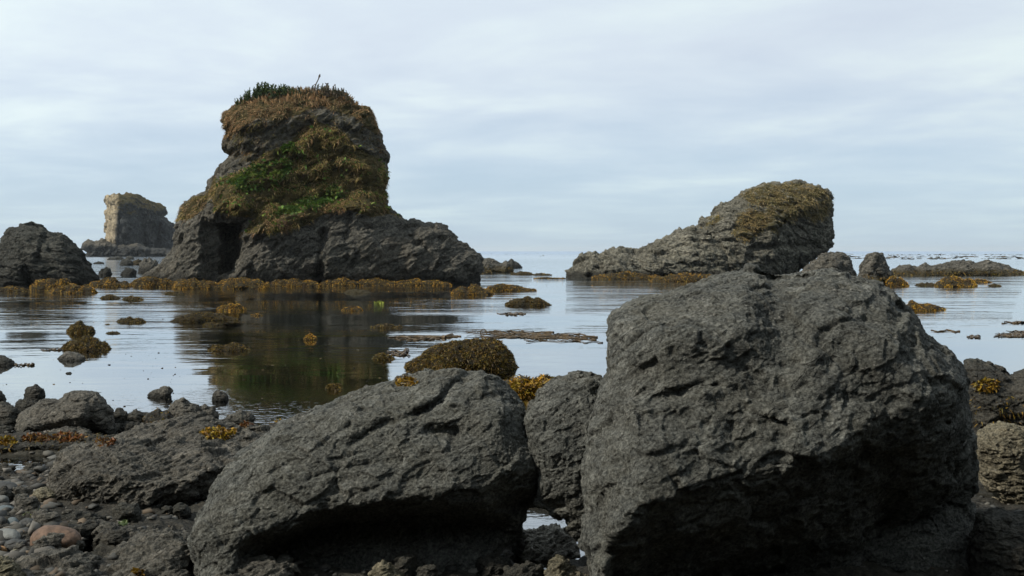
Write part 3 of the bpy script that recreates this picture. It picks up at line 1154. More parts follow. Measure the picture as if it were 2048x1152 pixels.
add_rock('boulder_heap', 'jumbled boulder apron at the foot of the distant stack', 'rocks', footr, M_far, veg=np.zeros(len(footr.V)), pale=smooth(500, 484, project(*footr.V.T)[1]) * 0.25)

# ------------------------------------------------------------------ wedge shaped stack on the right
RIGHT = [(1132, 552), (1148, 534), (1163, 516), (1180, 509), (1198, 512), (1214, 503), (1240, 500), (1258, 506), (1270, 512), (1285, 496), (1310, 483), (1340, 471), (1375, 453), (1392, 449), (1398, 442), (1425, 428),
         (1445, 413), (1475, 395), (1484, 386), (1505, 376), (1530, 370), (1570, 366), (1605, 367), (1635, 373), (1650, 383), (1658, 405), (1663, 440), (1665, 470), (1664, 490), (1657, 500), (1630, 515), (1600, 540), (1580, 570), (1570, 600), (1130, 600)]
right = shape_rock(RIGHT, 90, 4.6, 4.6, w=85, step=3.2, n_amp=7, n_len=48, fs=34, zmin=-1.2, strata=(0.3, 0.3, 0.8), det=1.45,
                   feats=[(1610, 470, 50, 40, -0.8, 4), (1590, 395, 70, 35, 0.5, 4), (1560, 470, 35, 40, 0.4, 3), (1250, 530, 60, 30, 0.6, 3), (1600, 545, 30, 30, -0.8, 4)], slant=(1545, 0.03, 0.28),
                   folds=[([(1480, 505), (1530, 498), (1600, 488), (1660, 492)], 0.5, 1.8)],
                   cracks=[([(1500, 498), (1570, 490), (1640, 494)], 5, 0.7), ([(1570, 440), (1545, 490)], 4, 0.5), ([(1420, 470), (1450, 500), (1460, 540)], 5, 0.5)])
ru, rv, _ = project(*right.V.T)
RCAP = [(1478, 395), (1490, 378), (1530, 364), (1600, 360), (1660, 375), (1668, 400), (1655, 440), (1630, 452), (1600, 440), (1570, 455), (1548, 470), (1520, 450), (1530, 420), (1500, 412)]
RMID = [(1460, 470), (1470, 430), (1500, 415), (1530, 420), (1545, 455), (1510, 480), (1490, 490)]
RS = [(1395, 460), (1410, 440), (1440, 425), (1450, 440), (1430, 455)]
veg = np.zeros(len(ru))
for P in (RCAP, RMID, RS):
    veg = np.maximum(veg, np.where(in_poly(ru, rv, P), smooth(-1, 8, seg_dist(ru, rv, P)), 0) * 0.55)
rst = add_rock('wedge_sea_stack', 'wedge shaped sea stack sloping up to a grassy crown on the right', 'sea stack', right, M_right, veg=veg, empty=True)
PALE = np.array(((0.34, 0.26, 0.12), (0.28, 0.20, 0.09), (0.20, 0.17, 0.06), (0.40, 0.31, 0.16), (0.13, 0.11, 0.04)))
o = tuft_object('dry_grass', [grass_patch(right, RCAP, 14000, 5.2, PALE, rng, hang=0.8, bare=-0.12), grass_patch(right, RMID, 3200, 5, PALE, rng, bare=0.0), grass_patch(right, RS, 350, 9, OLIVE, rng)], M_grass, rst)
tag(o, 'dry tan grass on the crown', kind='stuff')


# ------------------------------------------------------------------ rocks standing in the sea, weed mounds
def water_rock(name, label, cat, P, vb, depth, mat, step=3, n_amp=3, n_len=22, fs=18, w=None, group=None, weed=None, det=1.0, z0=0.0, rng=None, sub=1, **kw):
    """rock whose waterline is row vb; weed = (fronds, length px, palette, height rule in px above the waterline or None)"""
    P = np.asarray(P, float)
    W = P[:, 0].max() - P[:, 0].min()
    Dw = ydist(vb, z0)
    T = depth
    if w is None:
        w = min(W * 0.5, (P[:, 1].max() - P[:, 1].min()) * 0.9)
    r = shape_rock(P, Dw + T * 0.85, T, T, w=w, step=step, n_amp=n_amp, n_len=n_len, fs=fs, zmin=z0 - 0.6 * max(T, 0.3), det=det, sub=sub, **kw)
    t = add_rock(name, label, cat, r, mat, group, empty=weed is not None)
    if weed:
        n, lp, pal, hp = weed
        rg = np.random.RandomState(int(abs(P[0, 0]) * 7 + vb) % 9999)

        def keep(c, nn):
            m = (c[:, 2] > z0 - 0.02) & (nn[:, 2] > -0.5)
            if hp is not None:
                hz = hp * r.mpp * (1 + 0.5 * gnoise(c / (20 * r.mpp)))
                return m * (c[:, 2] - z0 < hz)
            return m * (0.12 + smooth(-0.45, -0.1, gnoise(c / (16 * r.mpp) + 5.1)))
        weed_cover(r, t, n, lp, rg, pal, keep)
    return t


mounds = [
    # u0, u1, vtop, vbase, peak, depth m, fronds, palette, label
    (-12, 62, 567, 583, 0.4, 0.9, 700, WEED, 'golden weed mound at the left edge below the dome rock'),
    (58, 156, 546, 582, 0.45, 1.0, 1500, WEED, 'golden weed bank against the foot of the dome rock'),
    (96, 196, 559, 587, 0.5, 1.2, 1900, WEED, 'broad golden brown weed mound in front of the dome rock'),
    (178, 268, 546, 575, 0.4, 1.0, 1100, WEED, 'weed bank in the gap between dome rock and tall stack'),
    (255, 364, 545, 574, 0.5, 1.1, 1700, WEED, 'bright golden weed bank at the left toe of the tall stack'),
    (346, 452, 548, 578, 0.35, 1.1, 1900, WEED, 'golden weed bank below the left side of the cave'),
    (425, 545, 547, 578, 0.5, 1.1, 2000, WEED, 'golden weed bank directly below the cave mouth'),
    (530, 650, 551, 573, 0.4, 1.0, 1400, WEED, 'low weed bank right of the cave along the stack foot'),
    (635, 720, 549, 572, 0.6, 1.0, 900, WEED, 'weed bank below the vertical crack of the tall stack'),
    (705, 800, 552, 571, 0.5, 1.0, 1000, WEED, 'low brown weed bank under the middle of the stack base'),
    (780, 905, 550, 571, 0.4, 1.0, 1300, WEED, 'brown weed bank at the right end of the tall stack'),
    (1155, 1215, 532, 553, 0.6, 1.6, 700, WEED, 'weed bank at the low left tip of the wedge stack'),
    (1185, 1330, 537, 559, 0.4, 1.5, 1700, WEED, 'long golden weed bank along the left foot of the wedge stack'),
    (1300, 1450, 540, 563, 0.5, 1.5, 1700, WEED, 'golden weed bank under the middle of the wedge stack'),
    (1575, 1640, 546, 566, 0.6, 1.3, 800, WEED, 'weed bank left of the low dome beside the wedge stack'),
    (1625, 1716, 541, 564, 0.5, 1.3, 900, WEED, 'weed bank at the foot of the low dome beside the wedge stack'),
    (1772, 1820, 544, 573, 0.3, 1.1, 800, WEED, 'brown weed mound against the small upright rock'),
    (1868, 1956, 544, 574, 0.45, 1.4, 1700, WEED, 'pyramid of brown weed in front of the long reef'),
    (1828, 1878, 561, 572, 0.5, 0.8, 350, WEED_DARK, 'small low weed rock left of the weed pyramid'),
    (1940, 1986, 553, 566, 0.3, 1.0, 350, WEED, 'low weed rock right of the weed pyramid'),
    (1974, 2004, 563, 573, 0.5, 0.6, 200, WEED_DARK, 'tiny weed rock farthest right below the long reef'),
    (1785, 1896, 595, 622, 0.3, 0.9, 1700, WEED, 'tapering golden weed rock showing right of the big boulder'),
    (900, 990, 563, 590, 0.5, 1.0, 1300, WEED, 'left hump of the weed bed off the right end of the tall stack'),
    (970, 1076, 561, 583, 0.3, 0.9, 1300, WEED, 'right hump of the weed bed trailing off to a point'),
    (1008, 1104, 586, 612, 0.5, 0.8, 2200, WEED_DARK, 'dark weed covered mound in open water mid channel'),
    (1020, 1070, 538, 550, 0.4, 1.0, 400, WEED_DARK, 'dark weedy rock in the channel between the two stacks'),
    (1064, 1106, 543, 551, 0.4, 1.0, 220, WEED_DARK, 'low tail rock behind the dark weedy rock in the channel'),
    (1066, 1132, 552, 558, 0.5, 0.8, 260, WEED, 'flat weed strip in the channel nearest the wedge stack'),
    (198, 242, 585, 598, 0.5, 0.5, 500, WEED_DARK, 'small weed hump left of the pair below the gap'),
    (243, 290, 587, 601, 0.4, 0.5, 550, WEED_DARK, 'small weed hump right of the pair below the gap'),
    (326, 371, 578, 590, 0.6, 0.5, 450, WEED_DARK, 'small weed hump off the left toe of the tall stack'),
    (433, 495, 600, 621, 0.45, 0.6, 1200, WEED, 'rounded golden weed mound in the dark reflection'),
    (338, 408, 620, 645, 0.75, 0.5, 1000, WEED_DARK, 'left half of the long weed reef in the reflection edge'),
    (385, 482, 617, 641, 0.3, 0.5, 1400, WEED_DARK, 'right half of the long weed reef in the reflection edge'),
    (405, 440, 640, 652, 0.5, 0.3, 350, WEED_DARK, 'small sunken weed clump below the long weed reef'),
    (132, 190, 634, 666, 0.5, 0.5, 1700, WEED_DARK, 'round dark weed boulder standing behind the broader weed mound'),
    (124, 224, 663, 702, 0.45, 0.7, 2600, WEED_DARK, 'broad dark weed mound in the left of the bay'),
    (234, 294, 628, 646, 0.4, 0.5, 900, WEED_DARK, 'dark weed hump in the bright water left of the reflection'),
    (213, 241, 659, 668, 0.5, 0.25, 250, WEED_DARK, 'tiny flat weed rock right of the round weed boulder'),
    (208, 222, 645, 650, 0.5, 0.15, 90, WEED_DARK, 'tiniest weed speck above the flat weed rock'),
    (410, 498, 679, 703, 0.65, 0.5, 1300, WEED_DARK, 'flat olive weed slab in the middle of the dark reflection'),
    (682, 728, 606, 622, 0.5, 0.5, 650, WEED, 'small weed peak in the reflection below the stack middle'),
    (740, 808, 644, 656, 0.4, 0.35, 700, WEED_DARK, 'thin weed strip at the right of the dark reflection'),
    (607, 634, 660, 680, 0.5, 0.25, 400, WEED, 'small orange weed tuft in the middle of the reflection'),
    (746, 790, 701, 720, 0.4, 0.3, 700, WEED_DARK, 'weed clump left of the big seaweed mound'),
    (652, 684, 760, 779, 0.5, 0.25, 500, WEED_DARK, 'small green weed tuft in the reflection above the slab boulder'),
    (498, 530, 624, 632, 0.5, 0.3, 200, WEED, 'orange weed wisp right of the golden weed mound'),
    (812, 1040, 677, 742, 0.48, 0.8, 8000, WEED_DARK * 0.85, 'big dark seaweed covered rock behind the slab boulder'),
]
for (u0, u1, vt, vb, pk, dp, n, pal, lab) in mounds:
    rg = np.random.RandomState(int(u0 * 3 + vb) % 9973)
    W = u1 - u0
    Dw = ydist(vb)
    lp = max(3.6, min(8.0, 0.06 * F / Dw))
    dp2 = min(dp, 0.55 * W * Dw / F)
    big_mound = [(808, 744), (826, 724), (850, 706), (878, 690), (906, 682), (950, 678), (992, 680), (1010, 696), (1026, 718), (1042, 744), (1046, 775), (804, 775)]
    water_rock('weedy_rock', lab, 'seaweed', big_mound if W > 200 else auto_outline(u0 + 2, u1 - 2, vt + 2 + 0.2 * (vb - vt), vb, rg, peak=pk, pw=0.95, jag=0.34), vb, dp2, M_weedrock,
               step=max(1.6, min(4, W / 34)), n_amp=min(4, W * 0.035), n_len=max(10, W * 0.22), fs=max(6, W * 0.14), weed=(int(n * 3.2), lp, pal * (0.8 + 0.3 * rg.rand()), None),
               group='seaweed covered rocks in the bay', det=0.8)

water_rock('low_dome_rock', 'low dome rock touching the right foot of the wedge stack', 'rock', [(1575, 568), (1592, 548), (1620, 530), (1640, 508), (1665, 503), (1688, 508), (1702, 522), (1712, 545), (1716, 566), (1716, 590), (1570, 590)], 566, 2.0, M_reef, step=2.2, fs=20)
water_rock('upright_rock', 'small upright pointed rock standing right of the low dome', 'rock', [(1716, 562), (1718, 535), (1728, 520), (1738, 508), (1752, 503), (1766, 506), (1770, 520), (1778, 532), (1785, 550), (1786, 572), (1784, 595), (1716, 595)], 572, 1.5, M_reef, step=2.2, fs=20,
           weed=(900, 5, WEED_DARK, 22), cracks=[([(1765, 510), (1750, 540), (1770, 570)], 4, 0.35)])
water_rock('long_reef', 'long low rocky reef with weedy foot at the right edge', 'reef', [(1778, 552), (1785, 538), (1800, 532), (1818, 529), (1835, 534), (1850, 527), (1862, 530), (1880, 528), (1905, 522), (1930, 521), (1950, 526), (1975, 521), (2000, 526), (2020, 534), (2044, 544), (2060, 552), (2060, 570), (1778, 570)], 551, 2.6, M_reef, step=2.0, fs=16,
           weed=(2600, 5, WEED_DARK, 10))
water_rock('channel_reef', 'pale rocky reef with brown foot just right of the tall stack', 'reef', [(940, 545), (948, 525), (964, 519), (978, 517), (990, 521), (1004, 527), (1012, 521), (1020, 528), (1026, 540), (1018, 560), (940, 560)], 545, 2.2, M_reef, step=1.6, fs=14, weed=(900, 4.5, WEED_DARK, 14))
water_rock('humped_rock', 'small dark humped rock at the end of the pale channel reef', 'rock', [(1012, 537), (1014, 524), (1024, 519), (1034, 524), (1044, 535), (1046, 550), (1010, 550)], 536, 1.6, M_dome, step=1.5, fs=12)
water_rock('stub_rock', 'dark low rock tucked against the right end of the tall stack', 'rock', auto_outline(950, 982, 539, 549, rng), 548, 1.2, M_weedrock, step=1.4, fs=10, weed=(250, 4.5, WEED_DARK, None))
# rocks in the gap between dome and stack
gap = [
    ('gap_rock', (216, 248, 513, 520), 'flat dark rock in the surf below the distant stack', M_dome, 2.0),
    ('gap_rock', (251, 267, 512, 519), 'small dark rock right of the flat one below the distant stack', M_dome, 1.5),
    ('gap_rock', (240, 266, 517, 531), 'dark pyramid rock in the gap left of the tall stack', M_dome, 1.5),
    ('gap_rock', (265, 285, 518, 530), 'brown weedy rock beside the dark pyramid in the gap', M_weedrock, 1.5),
    ('gap_rock', (186, 210, 523, 528), 'thin flat rock just right of the dome rock in the gap', M_dome, 0.8),
    ('gap_rock', (277, 318, 514, 547), 'angular block leaning against the left foot of the tall stack', M_stack, 1.6),
    ('gap_rock', (240, 272, 534, 552), 'squat grey rock above the weed bank in the gap', M_dome, 1.0),
    ('gap_rock', (196, 222, 533, 554), 'upright grey stub right beside the dome rock', M_dome, 1.0),
]
for nm, (u0, u1, vt, vb), lab, mt, dp in gap:
    rg = np.random.RandomState(int(u0 + vb))
    water_rock(nm, lab, 'rock', auto_outline(u0, u1, vt, vb, rg, pw=0.6, jag=0.2, peak=0.45 + 0.2 * rg.rand()), vb, dp, mt, step=1.5, n_amp=2, n_len=10, fs=9, group='rocks in the gap left of the tall stack')
water_rock('pale_flat_rock', 'pale flat rock awash in front of the tall stack', 'rock', auto_outline(688, 742, 579, 587, rng, peak=0.55, pw=1.0), 587, 0.9, M_reef, step=1.6, n_amp=1.5, n_len=14, fs=10)
water_rock('bare_rock', 'bare brown rock with dark waterline left of the bright bay', 'rock', auto_outline(113, 172, 704, 727, rng, peak=0.52, pw=0.8), 722, 0.45, M_shore, step=2, n_amp=2, n_len=20, fs=16)
water_rock('bare_rock', 'dark bare rock cut by the left edge of the photo', 'rock', auto_outline(-40, 31, 710, 734, rng, peak=0.5, pw=0.8), 732, 0.5, M_wet, step=2.2, n_amp=2, n_len=20, fs=16)
water_rock('bare_rock', 'pointed grey rock alone in bright water near the shore', 'rock', [(296, 789), (306, 781), (318, 777), (326, 773), (338, 773), (345, 782), (342, 792), (344, 800), (338, 812), (300, 806)], 796, 0.2, M_shore, step=1.8, n_amp=2, n_len=16, fs=14)
water_rock('bare_rock', 'small dark rock at the left edge of the dark reflection', 'rock', auto_outline(425, 458, 780, 806, rng, peak=0.4, pw=0.6), 803, 0.2, M_wet, step=1.8, n_amp=2, n_len=14, fs=14)
water_rock('bare_rock', 'tiny flat dark stone in bright water left of centre', 'rock', auto_outline(130, 145, 744, 749, rng), 748, 0.1, M_wet, step=1, n_amp=0.6, n_len=8, fs=6)
water_rock('bare_rock', 'tiny dark stone awash near the shoreline rocks', 'rock', auto_outline(328, 339, 810, 816, rng), 815, 0.08, M_wet, step=1, n_amp=0.6, n_len=8, fs=6)
# ------------------------------------------------------------------ the two foreground boulders
ST_A = (-0.45, 0.3, 0.85)
A_OUT = [(378, 1090), (386, 1050), (408, 1012), (430, 977), (453, 950), (480, 914), (520, 884), (560, 850), (605, 830), (650, 810), (700, 786), (760, 766), (830, 752), (885, 738), (912, 737), (935, 743), (965, 742), (990, 754),
         (1015, 776), (1035, 795), (1048, 815), (1052, 838), (1062, 865), (1076, 884), (1085, 900), (1092, 950), (1085, 1000), (1052, 1012), (1040, 1050), (1030, 1080), (1026, 1120), (1015, 1180), (760, 1210), (420, 1215), (392, 1150)]
slab = shape_rock(A_OUT, 7.0, 0.5, 0.36, w=100, step=4.0, n_amp=9, n_len=170, fs=100, sk=1.5, strata=ST_A, tilt=0.46, det=0.68, rough=1.2, pits=0.2, sub=1,
                  feats=[(500, 1130, 130, 60, -0.1, 3), (800, 1140, 270, 105, -1.15, 6), (1010, 860, 60, 60, 0.08, 3)],
                  folds=[([(470, 1090), (560, 1040), (640, 995), (800, 985), (940, 955), (1030, 925), (1100, 900)], 1.5, 1.2)],
                  cracks=[([(940, 748), (905, 770), (885, 800), (835, 828)], 9, 0.10), ([(860, 862), (905, 868)], 14, 0.09), ([(835, 828), (760, 850), (700, 890)], 7, 0.04), ([(620, 960), (700, 935), (800, 920)], 6, 0.03)])
add_rock('slab_boulder', 'long sloping grey slab boulder leaning on the big boulder over a dark hollow', 'boulder', slab, M_near)

B_OUT = [(1198, 790), (1206, 760), (1214, 738), (1209, 700), (1215, 660), (1209, 638), (1226, 620), (1250, 608), (1290, 590), (1330, 579), (1400, 560), (1450, 550), (1490, 543), (1520, 549),
         (1548, 562), (1585, 561), (1620, 556), (1660, 553), (1700, 558), (1745, 570), (1785, 583), (1812, 600), (1836, 622), (1850, 648), (1862, 670), (1884, 690), (1905, 708), (1922, 732), (1938, 765), (1945, 820), (1955, 880), (1950, 960), (1952, 1050), (1950, 1220),
         (1190, 1230), (1178, 1150), (1168, 1085), (1172, 1020), (1178, 950), (1186, 870)]
big = shape_rock(B_OUT, 6.6, 0.85, 0.85, w=125, step=4.6, n_amp=14, n_len=210, fs=130, sk=1.35, seed=41, strata=(-0.35, 0.35, 0.85), tilt=0.35, det=0.66, rough=1.2, pits=0.3, sub=1,
                 feats=[(1560, 660, 55, 120, -0.12, 2), (1420, 640, 110, 80, 0.10, 3), (1240, 690, 30, 70, 0.06, 3)],
                 folds=[([(1205, 1060), (1300, 990), (1380, 975), (1480, 950), (1600, 915), (1700, 868), (1770, 810), (1830, 800), (1970, 715)], 1.9, 1.5)],
                 cracks=[([(1235, 715), (1290, 670), (1340, 650)], 7, 0.06), ([(1600, 670), (1625, 695)], 12, 0.035), ([(1215, 790), (1222, 850)], 9, 0.08), ([(1310, 800), (1400, 770), (1470, 780)], 8, 0.05)])
add_rock('big_boulder', 'huge grey pitted boulder dominating the right foreground with dark undercut base', 'boulder', big, M_near)


M_OUT = [(1050, 835), (1062, 805), (1085, 780), (1118, 757), (1150, 743), (1182, 741), (1206, 750), (1240, 800), (1240, 900), (1230, 1000), (1215, 1070), (1185, 1100), (1164, 1086), (1130, 1050), (1100, 1026), (1072, 1008), (1075, 950), (1052, 885)]
saddle = shape_rock(M_OUT, 6.95, 0.32, 0.3, w=75, step=3, n_amp=7, n_len=90, fs=60, sk=1.5, strata=(-0.5, 0.35, 0.6), tilt=0.4, det=0.75, pits=0.3,
                    folds=[([(1040, 870), (1080, 880), (1150, 900), (1250, 900)], 0.8, 0.5)])
add_rock('saddle_rock', 'smaller grey rock wedged between the slab boulder and the huge pitted boulder', 'boulder', saddle, M_near)


def shore_rock(name, label, P, vb, depth, mat, z0=0.05, **kw):
    return water_rock(name, label, kw.pop('cat', 'rock'), P, vb, depth, mat, z0=z0, **kw)


M_pale = rock_mat('pale_boulder_rock', (0.16, 0.15, 0.125), (0.36, 0.335, 0.275), (0.52, 0.49, 0.41), 8 * MPX, speck=0.3, green=0.15)
# right edge behind the big boulder
shore_rock('ragged_rock', 'ragged dark weedy rock showing right of the big boulder above the tan one', [(1915, 880), (1920, 740), (1935, 720), (1950, 717), (1968, 722), (1988, 729), (2005, 738), (2022, 748), (2040, 741), (2060, 736), (2090, 745), (2130, 780), (2150, 900), (1915, 900)], 862, 1.0, M_wet, step=3, n_amp=6, n_len=50, fs=40,
           weed=(1700, 8, WEED_DARK, 62))
shore_rock('tan_rock', 'lumpy tan rock below the ragged rock at the right edge', [(1942, 890), (1958, 860), (1980, 850), (2010, 847), (2045, 852), (2090, 850), (2110, 1010), (2040, 1030), (1998, 1010), (1985, 985), (1962, 965), (1950, 930)], 1010, 0.35, M_tan, step=3, n_amp=7, n_len=45, fs=34, pits=0.6)
shore_rock('rounded_rock', 'smooth rounded brown rock resting on the tan rock at the right edge', full_outline(2028, 2100, 862, 920, rng), 905, 0.12, M_tan, z0=0.45, step=2.4, n_amp=2, n_len=40, fs=20, det=0.4)
shore_rock('corner_boulder', 'dark boulder in the bottom right corner beside the big boulder', [(1935, 1220), (1938, 1080), (1955, 1030), (1985, 1015), (2030, 1025), (2100, 1010), (2160, 1220)], 1180, 0.4, M_wet, step=4, n_amp=8, n_len=60, fs=40)

# left shore
shore_rock('shoulder_boulder', 'large smooth brown boulder on the left shoreline', [(20, 858), (40, 826), (74, 804), (92, 796), (118, 795), (140, 785), (165, 780), (186, 780), (199, 784), (209, 798), (214, 812), (222, 822), (228, 845), (234, 866), (234, 885), (16, 885)], 868, 0.55, M_shore, step=2.6, n_amp=5, n_len=60, fs=40, det=0.7,
           folds=[([(140, 860), (165, 815), (180, 784), (240, 860)], 0.7, 0.5)], cracks=[([(110, 835), (140, 850)], 4, 0.03), ([(186, 785), (200, 812), (222, 850)], 3, 0.04)])
shore_rock('ridge_rock', 'layered grey ridge rock with golden weed patch left of the slab boulder', [(205, 905), (235, 872), (275, 858), (330, 846), (372, 836), (410, 832), (436, 842), (470, 856), (500, 850), (530, 860), (556, 872), (560, 900), (545, 930), (470, 945), (300, 940), (205, 930)], 925, 1.0, M_shore, step=3, det=1.3, n_amp=7, n_len=50, fs=42, tilt=0.8, strata=ST_A, z0=0.12)
shore_rock('sloping_rock', 'broad dark sloping rock with undercut end left of the slab boulder', [(98, 985), (108, 935), (128, 908), (165, 892), (215, 880), (270, 884), (330, 890), (400, 886), (450, 892), (486, 905), (500, 935), (480, 960), (450, 985), (410, 1010), (330, 1046), (270, 1050), (180, 1035), (110, 1010)], 1035, 0.75, M_shore, step=3.2, det=1.25, n_amp=8, n_len=70, fs=55, tilt=0.7, strata=ST_A, z0=0.06,
           folds=[([(250, 1030), (300, 1000), (360, 975), (420, 965), (500, 940)], 1.6, 0.6)])
shore_rock('weed_ledge', 'low ledge strewn with brown weed below the smooth brown boulder', [(-40, 900), (-20, 878), (40, 872), (100, 866), (170, 868), (230, 872), (262, 882), (260, 910), (200, 915), (60, 915), (-40, 918)], 905, 0.35, M_wet, step=2.8, n_amp=4, n_len=36, fs=30, z0=0.06, tilt=0.9,
           weed=(1300, 8, WEED_DARK, None))
row = [
    ('shore_rock', (337, 402, 797, 842), 0.42, 'brown angular rock with flat sloping top on the shoreline', M_shore, 0.25),
    ('shore_rock', (392, 437, 808, 838), 0.4, 'lower brown rock leaning right of the angular shoreline rock', M_shore, 0.2),
    ('shore_rock', (222, 257, 816, 846), 0.5, 'small grey rock right of the smooth brown boulder', M_wet, 0.2),
    ('shore_rock', (254, 292, 820, 848), 0.45, 'dark round rock in the wet row of shoreline stones', M_wet, 0.2),
    ('shore_rock', (284, 345, 818, 852), 0.55, 'grey weedy rock left of the angular shoreline rock', M_wet, 0.25),
    ('shore_rock', (240, 290, 842, 864), 0.5, 'dark wet rock in front of the shoreline row', M_wet, 0.2),
    ('shore_rock', (300, 345, 840, 862), 0.5, 'low pale grey stone in front of the weedy shoreline rock', M_shore, 0.2),
    ('shore_rock', (450, 506, 820, 846), 0.6, 'smooth pale rock at the edge of the dark reflection', M_shore, 0.22),
    ('shore_rock', (535, 600, 842, 872), 0.4, 'dark rock with orange weed beside the slab boulder edge', M_wet, 0.3),
    ('shore_rock', (48, 90, 769, 802), 0.55, 'knobbly dark rock standing in water behind the smooth brown boulder', M_wet, 0.22),
    ('shore_rock', (30, 78, 795, 822), 0.5, 'low dark rock left of the smooth brown boulder', M_wet, 0.25),
    ('shore_rock', (-30, 12, 778, 812), 0.4, 'dark rock at the left edge above the shadowed boulder', M_wet, 0.25),
    ('shore_rock', (-45, 50, 806, 862), 0.5, 'shadowed dark boulder at the left edge', M_wet, 0.4),
    ('shore_rock', (-30, 25, 845, 872), 0.5, 'small dark rock below the shadowed boulder at the left edge', M_wet, 0.25),
    ('shore_rock', (85, 180, 855, 878), 0.55, 'flat pale grey rock under the smooth brown boulder', M_shore, 0.3),
    ('shore_rock', (985, 1110, 752, 800), 0.5, 'weed topped rock in the notch between the two foreground boulders', M_wet, 0.5),
    ('shore_rock', (790, 835, 745, 775), 0.5, 'weedy rock peeking over the top of the slab boulder', M_wet, 0.3),
    ('shore_rock', (1068, 1112, 752, 776), 0.45, 'dark knob beside the weed topped rock in the notch', M_wet, 0.2),
    ('shore_rock', (700, 800, 768, 800), 0.7, 'pale low rock along the upper left edge of the slab boulder', M_shore, 0.4),
    ('shore_rock', (520, 620, 838, 890), 0.6, 'pale gritty rock between ridge rock and slab boulder', M_shore, 0.4),
]
for nm, (u0, u1, vt, vb), pk, lab, mt, dp in row:
    rg = np.random.RandomState(int(u0 * 2 + vb) % 9999)
    W = u1 - u0
    wd = None
    if 'weed topped' in lab:
        wd = (1500, 10, np.concatenate([WEED, WEED_DARK]), None)
    elif 'weedy' in lab or 'orange weed' in lab:
        wd = (260, 8, WEED_DARK, None)
    shore_rock(nm, lab, auto_outline(u0, u1, vt, vb, rg, peak=pk, pw=0.55, jag=0.18), vb, dp, mt, z0=0.03, step=max(1.6, W / 30), n_amp=max(2, W * 0.05), n_len=max(14, W * 0.4), fs=max(12, W * 0.3), group='rocks along the near shoreline', weed=wd, det=1.1)

low = [
    ('lumpy_rock', [(112, 1060), (125, 1035), (150, 1024), (185, 1024), (208, 1036), (216, 1056), (205, 1075), (120, 1080)], 1068, 0.22, 'dark lumpy rock behind the rust brown cobble', M_wet, {}),
    ('layered_rock', [(182, 1100), (186, 1068), (200, 1048), (225, 1045), (255, 1056), (285, 1060), (300, 1085), (270, 1110), (190, 1115)], 1100, 0.25, 'layered grey rock by the small tide pool', M_shore, {}),
    ('front_slab', [(185, 1215), (205, 1130), (245, 1090), (290, 1070), (340, 1056), (380, 1062), (400, 1085), (405, 1130), (425, 1215)], 1190, 0.5, 'brown grooved slab rising in front of the slab boulder left end', M_shore, {'tilt': 0.6}),
    ('bottom_rock', [(-40, 1215), (-20, 1135), (40, 1112), (100, 1110), (150, 1105), (190, 1118), (230, 1215)], 1195, 0.35, 'flat brown rock along the bottom left edge', M_shore, {'tilt': 0.8}),
    ('corner_rock', [(-60, 1215), (-60, 1110), (5, 1112), (32, 1130), (50, 1150), (60, 1215)], 1190, 0.16, 'blue grey block in the bottom left corner', M_tan, {}),
    ('ledge_rock', [(405, 1215), (425, 1140), (470, 1122), (520, 1116), (575, 1112), (590, 1128), (596, 1215)], 1200, 0.35, 'pale flat rock at the bottom edge under the slab boulder', M_shore, {}),
    ('pale_boulder', [(1026, 1120), (1034, 1062), (1050, 1056), (1075, 1058), (1090, 1048), (1112, 1048), (1130, 1058), (1144, 1062), (1150, 1085), (1176, 1130), (1176, 1160), (1030, 1150)], 1126, 0.22, 'pale grooved boulder seen through the opening under the boulders', M_pale, {'tilt': 0.75}),
    ('cone_rock', [(1080, 1230), (1088, 1150), (1100, 1122), (1115, 1110), (1130, 1115), (1145, 1135), (1175, 1155), (1185, 1230)], 1200, 0.2, 'cone shaped rock in front of the pale grooved boulder', M_tan, {}),
    ('hollow_rock', [(725, 1230), (738, 1150), (752, 1128), (766, 1121), (785, 1132), (806, 1148), (815, 1230)], 1200, 0.18, 'pointed yellowish rock in the dark hollow at the bottom edge', M_tan, {}),
    ('hollow_rock', [(780, 1180), (788, 1118), (805, 1106), (830, 1108), (842, 1180)], 1170, 0.2, 'dark green rock deep in the hollow', M_wet, {}),
    ('hollow_rock', [(830, 1200), (836, 1138), (850, 1130), (872, 1131), (882, 1200)], 1185, 0.12, 'small mossy green stone in the hollow', M_wet, {}),
    ('hollow_rock', [(945, 1180), (955, 1120), (985, 1108), (1020, 1118), (1035, 1180)], 1160, 0.25, 'round dark boulder in the hollow left of the opening', M_wet, {}),
    ('hollow_rock', [(1020, 1120), (1026, 1075), (1042, 1068), (1056, 1090), (1060, 1120)], 1110, 0.15, 'dark stone at the left edge of the opening', M_wet, {}),
    ('hollow_rock', [(1000, 1230), (1010, 1135), (1045, 1126), (1085, 1130), (1095, 1230)], 1190, 0.2, 'low dark rock below the opening', M_wet, {}),
]
for nm, P, vb, dp, lab, mt, kw in low:
    P = np.asarray(P, float)
    W = P[:, 0].max() - P[:, 0].min()
    shore_rock(nm, lab, P, vb, dp, mt, z0=0.02, step=max(2, W / 45), n_amp=max(2.5, W * 0.03), n_len=max(20, W * 0.35), fs=max(16, W * 0.28), strata=ST_A, det=1.35, **kw)

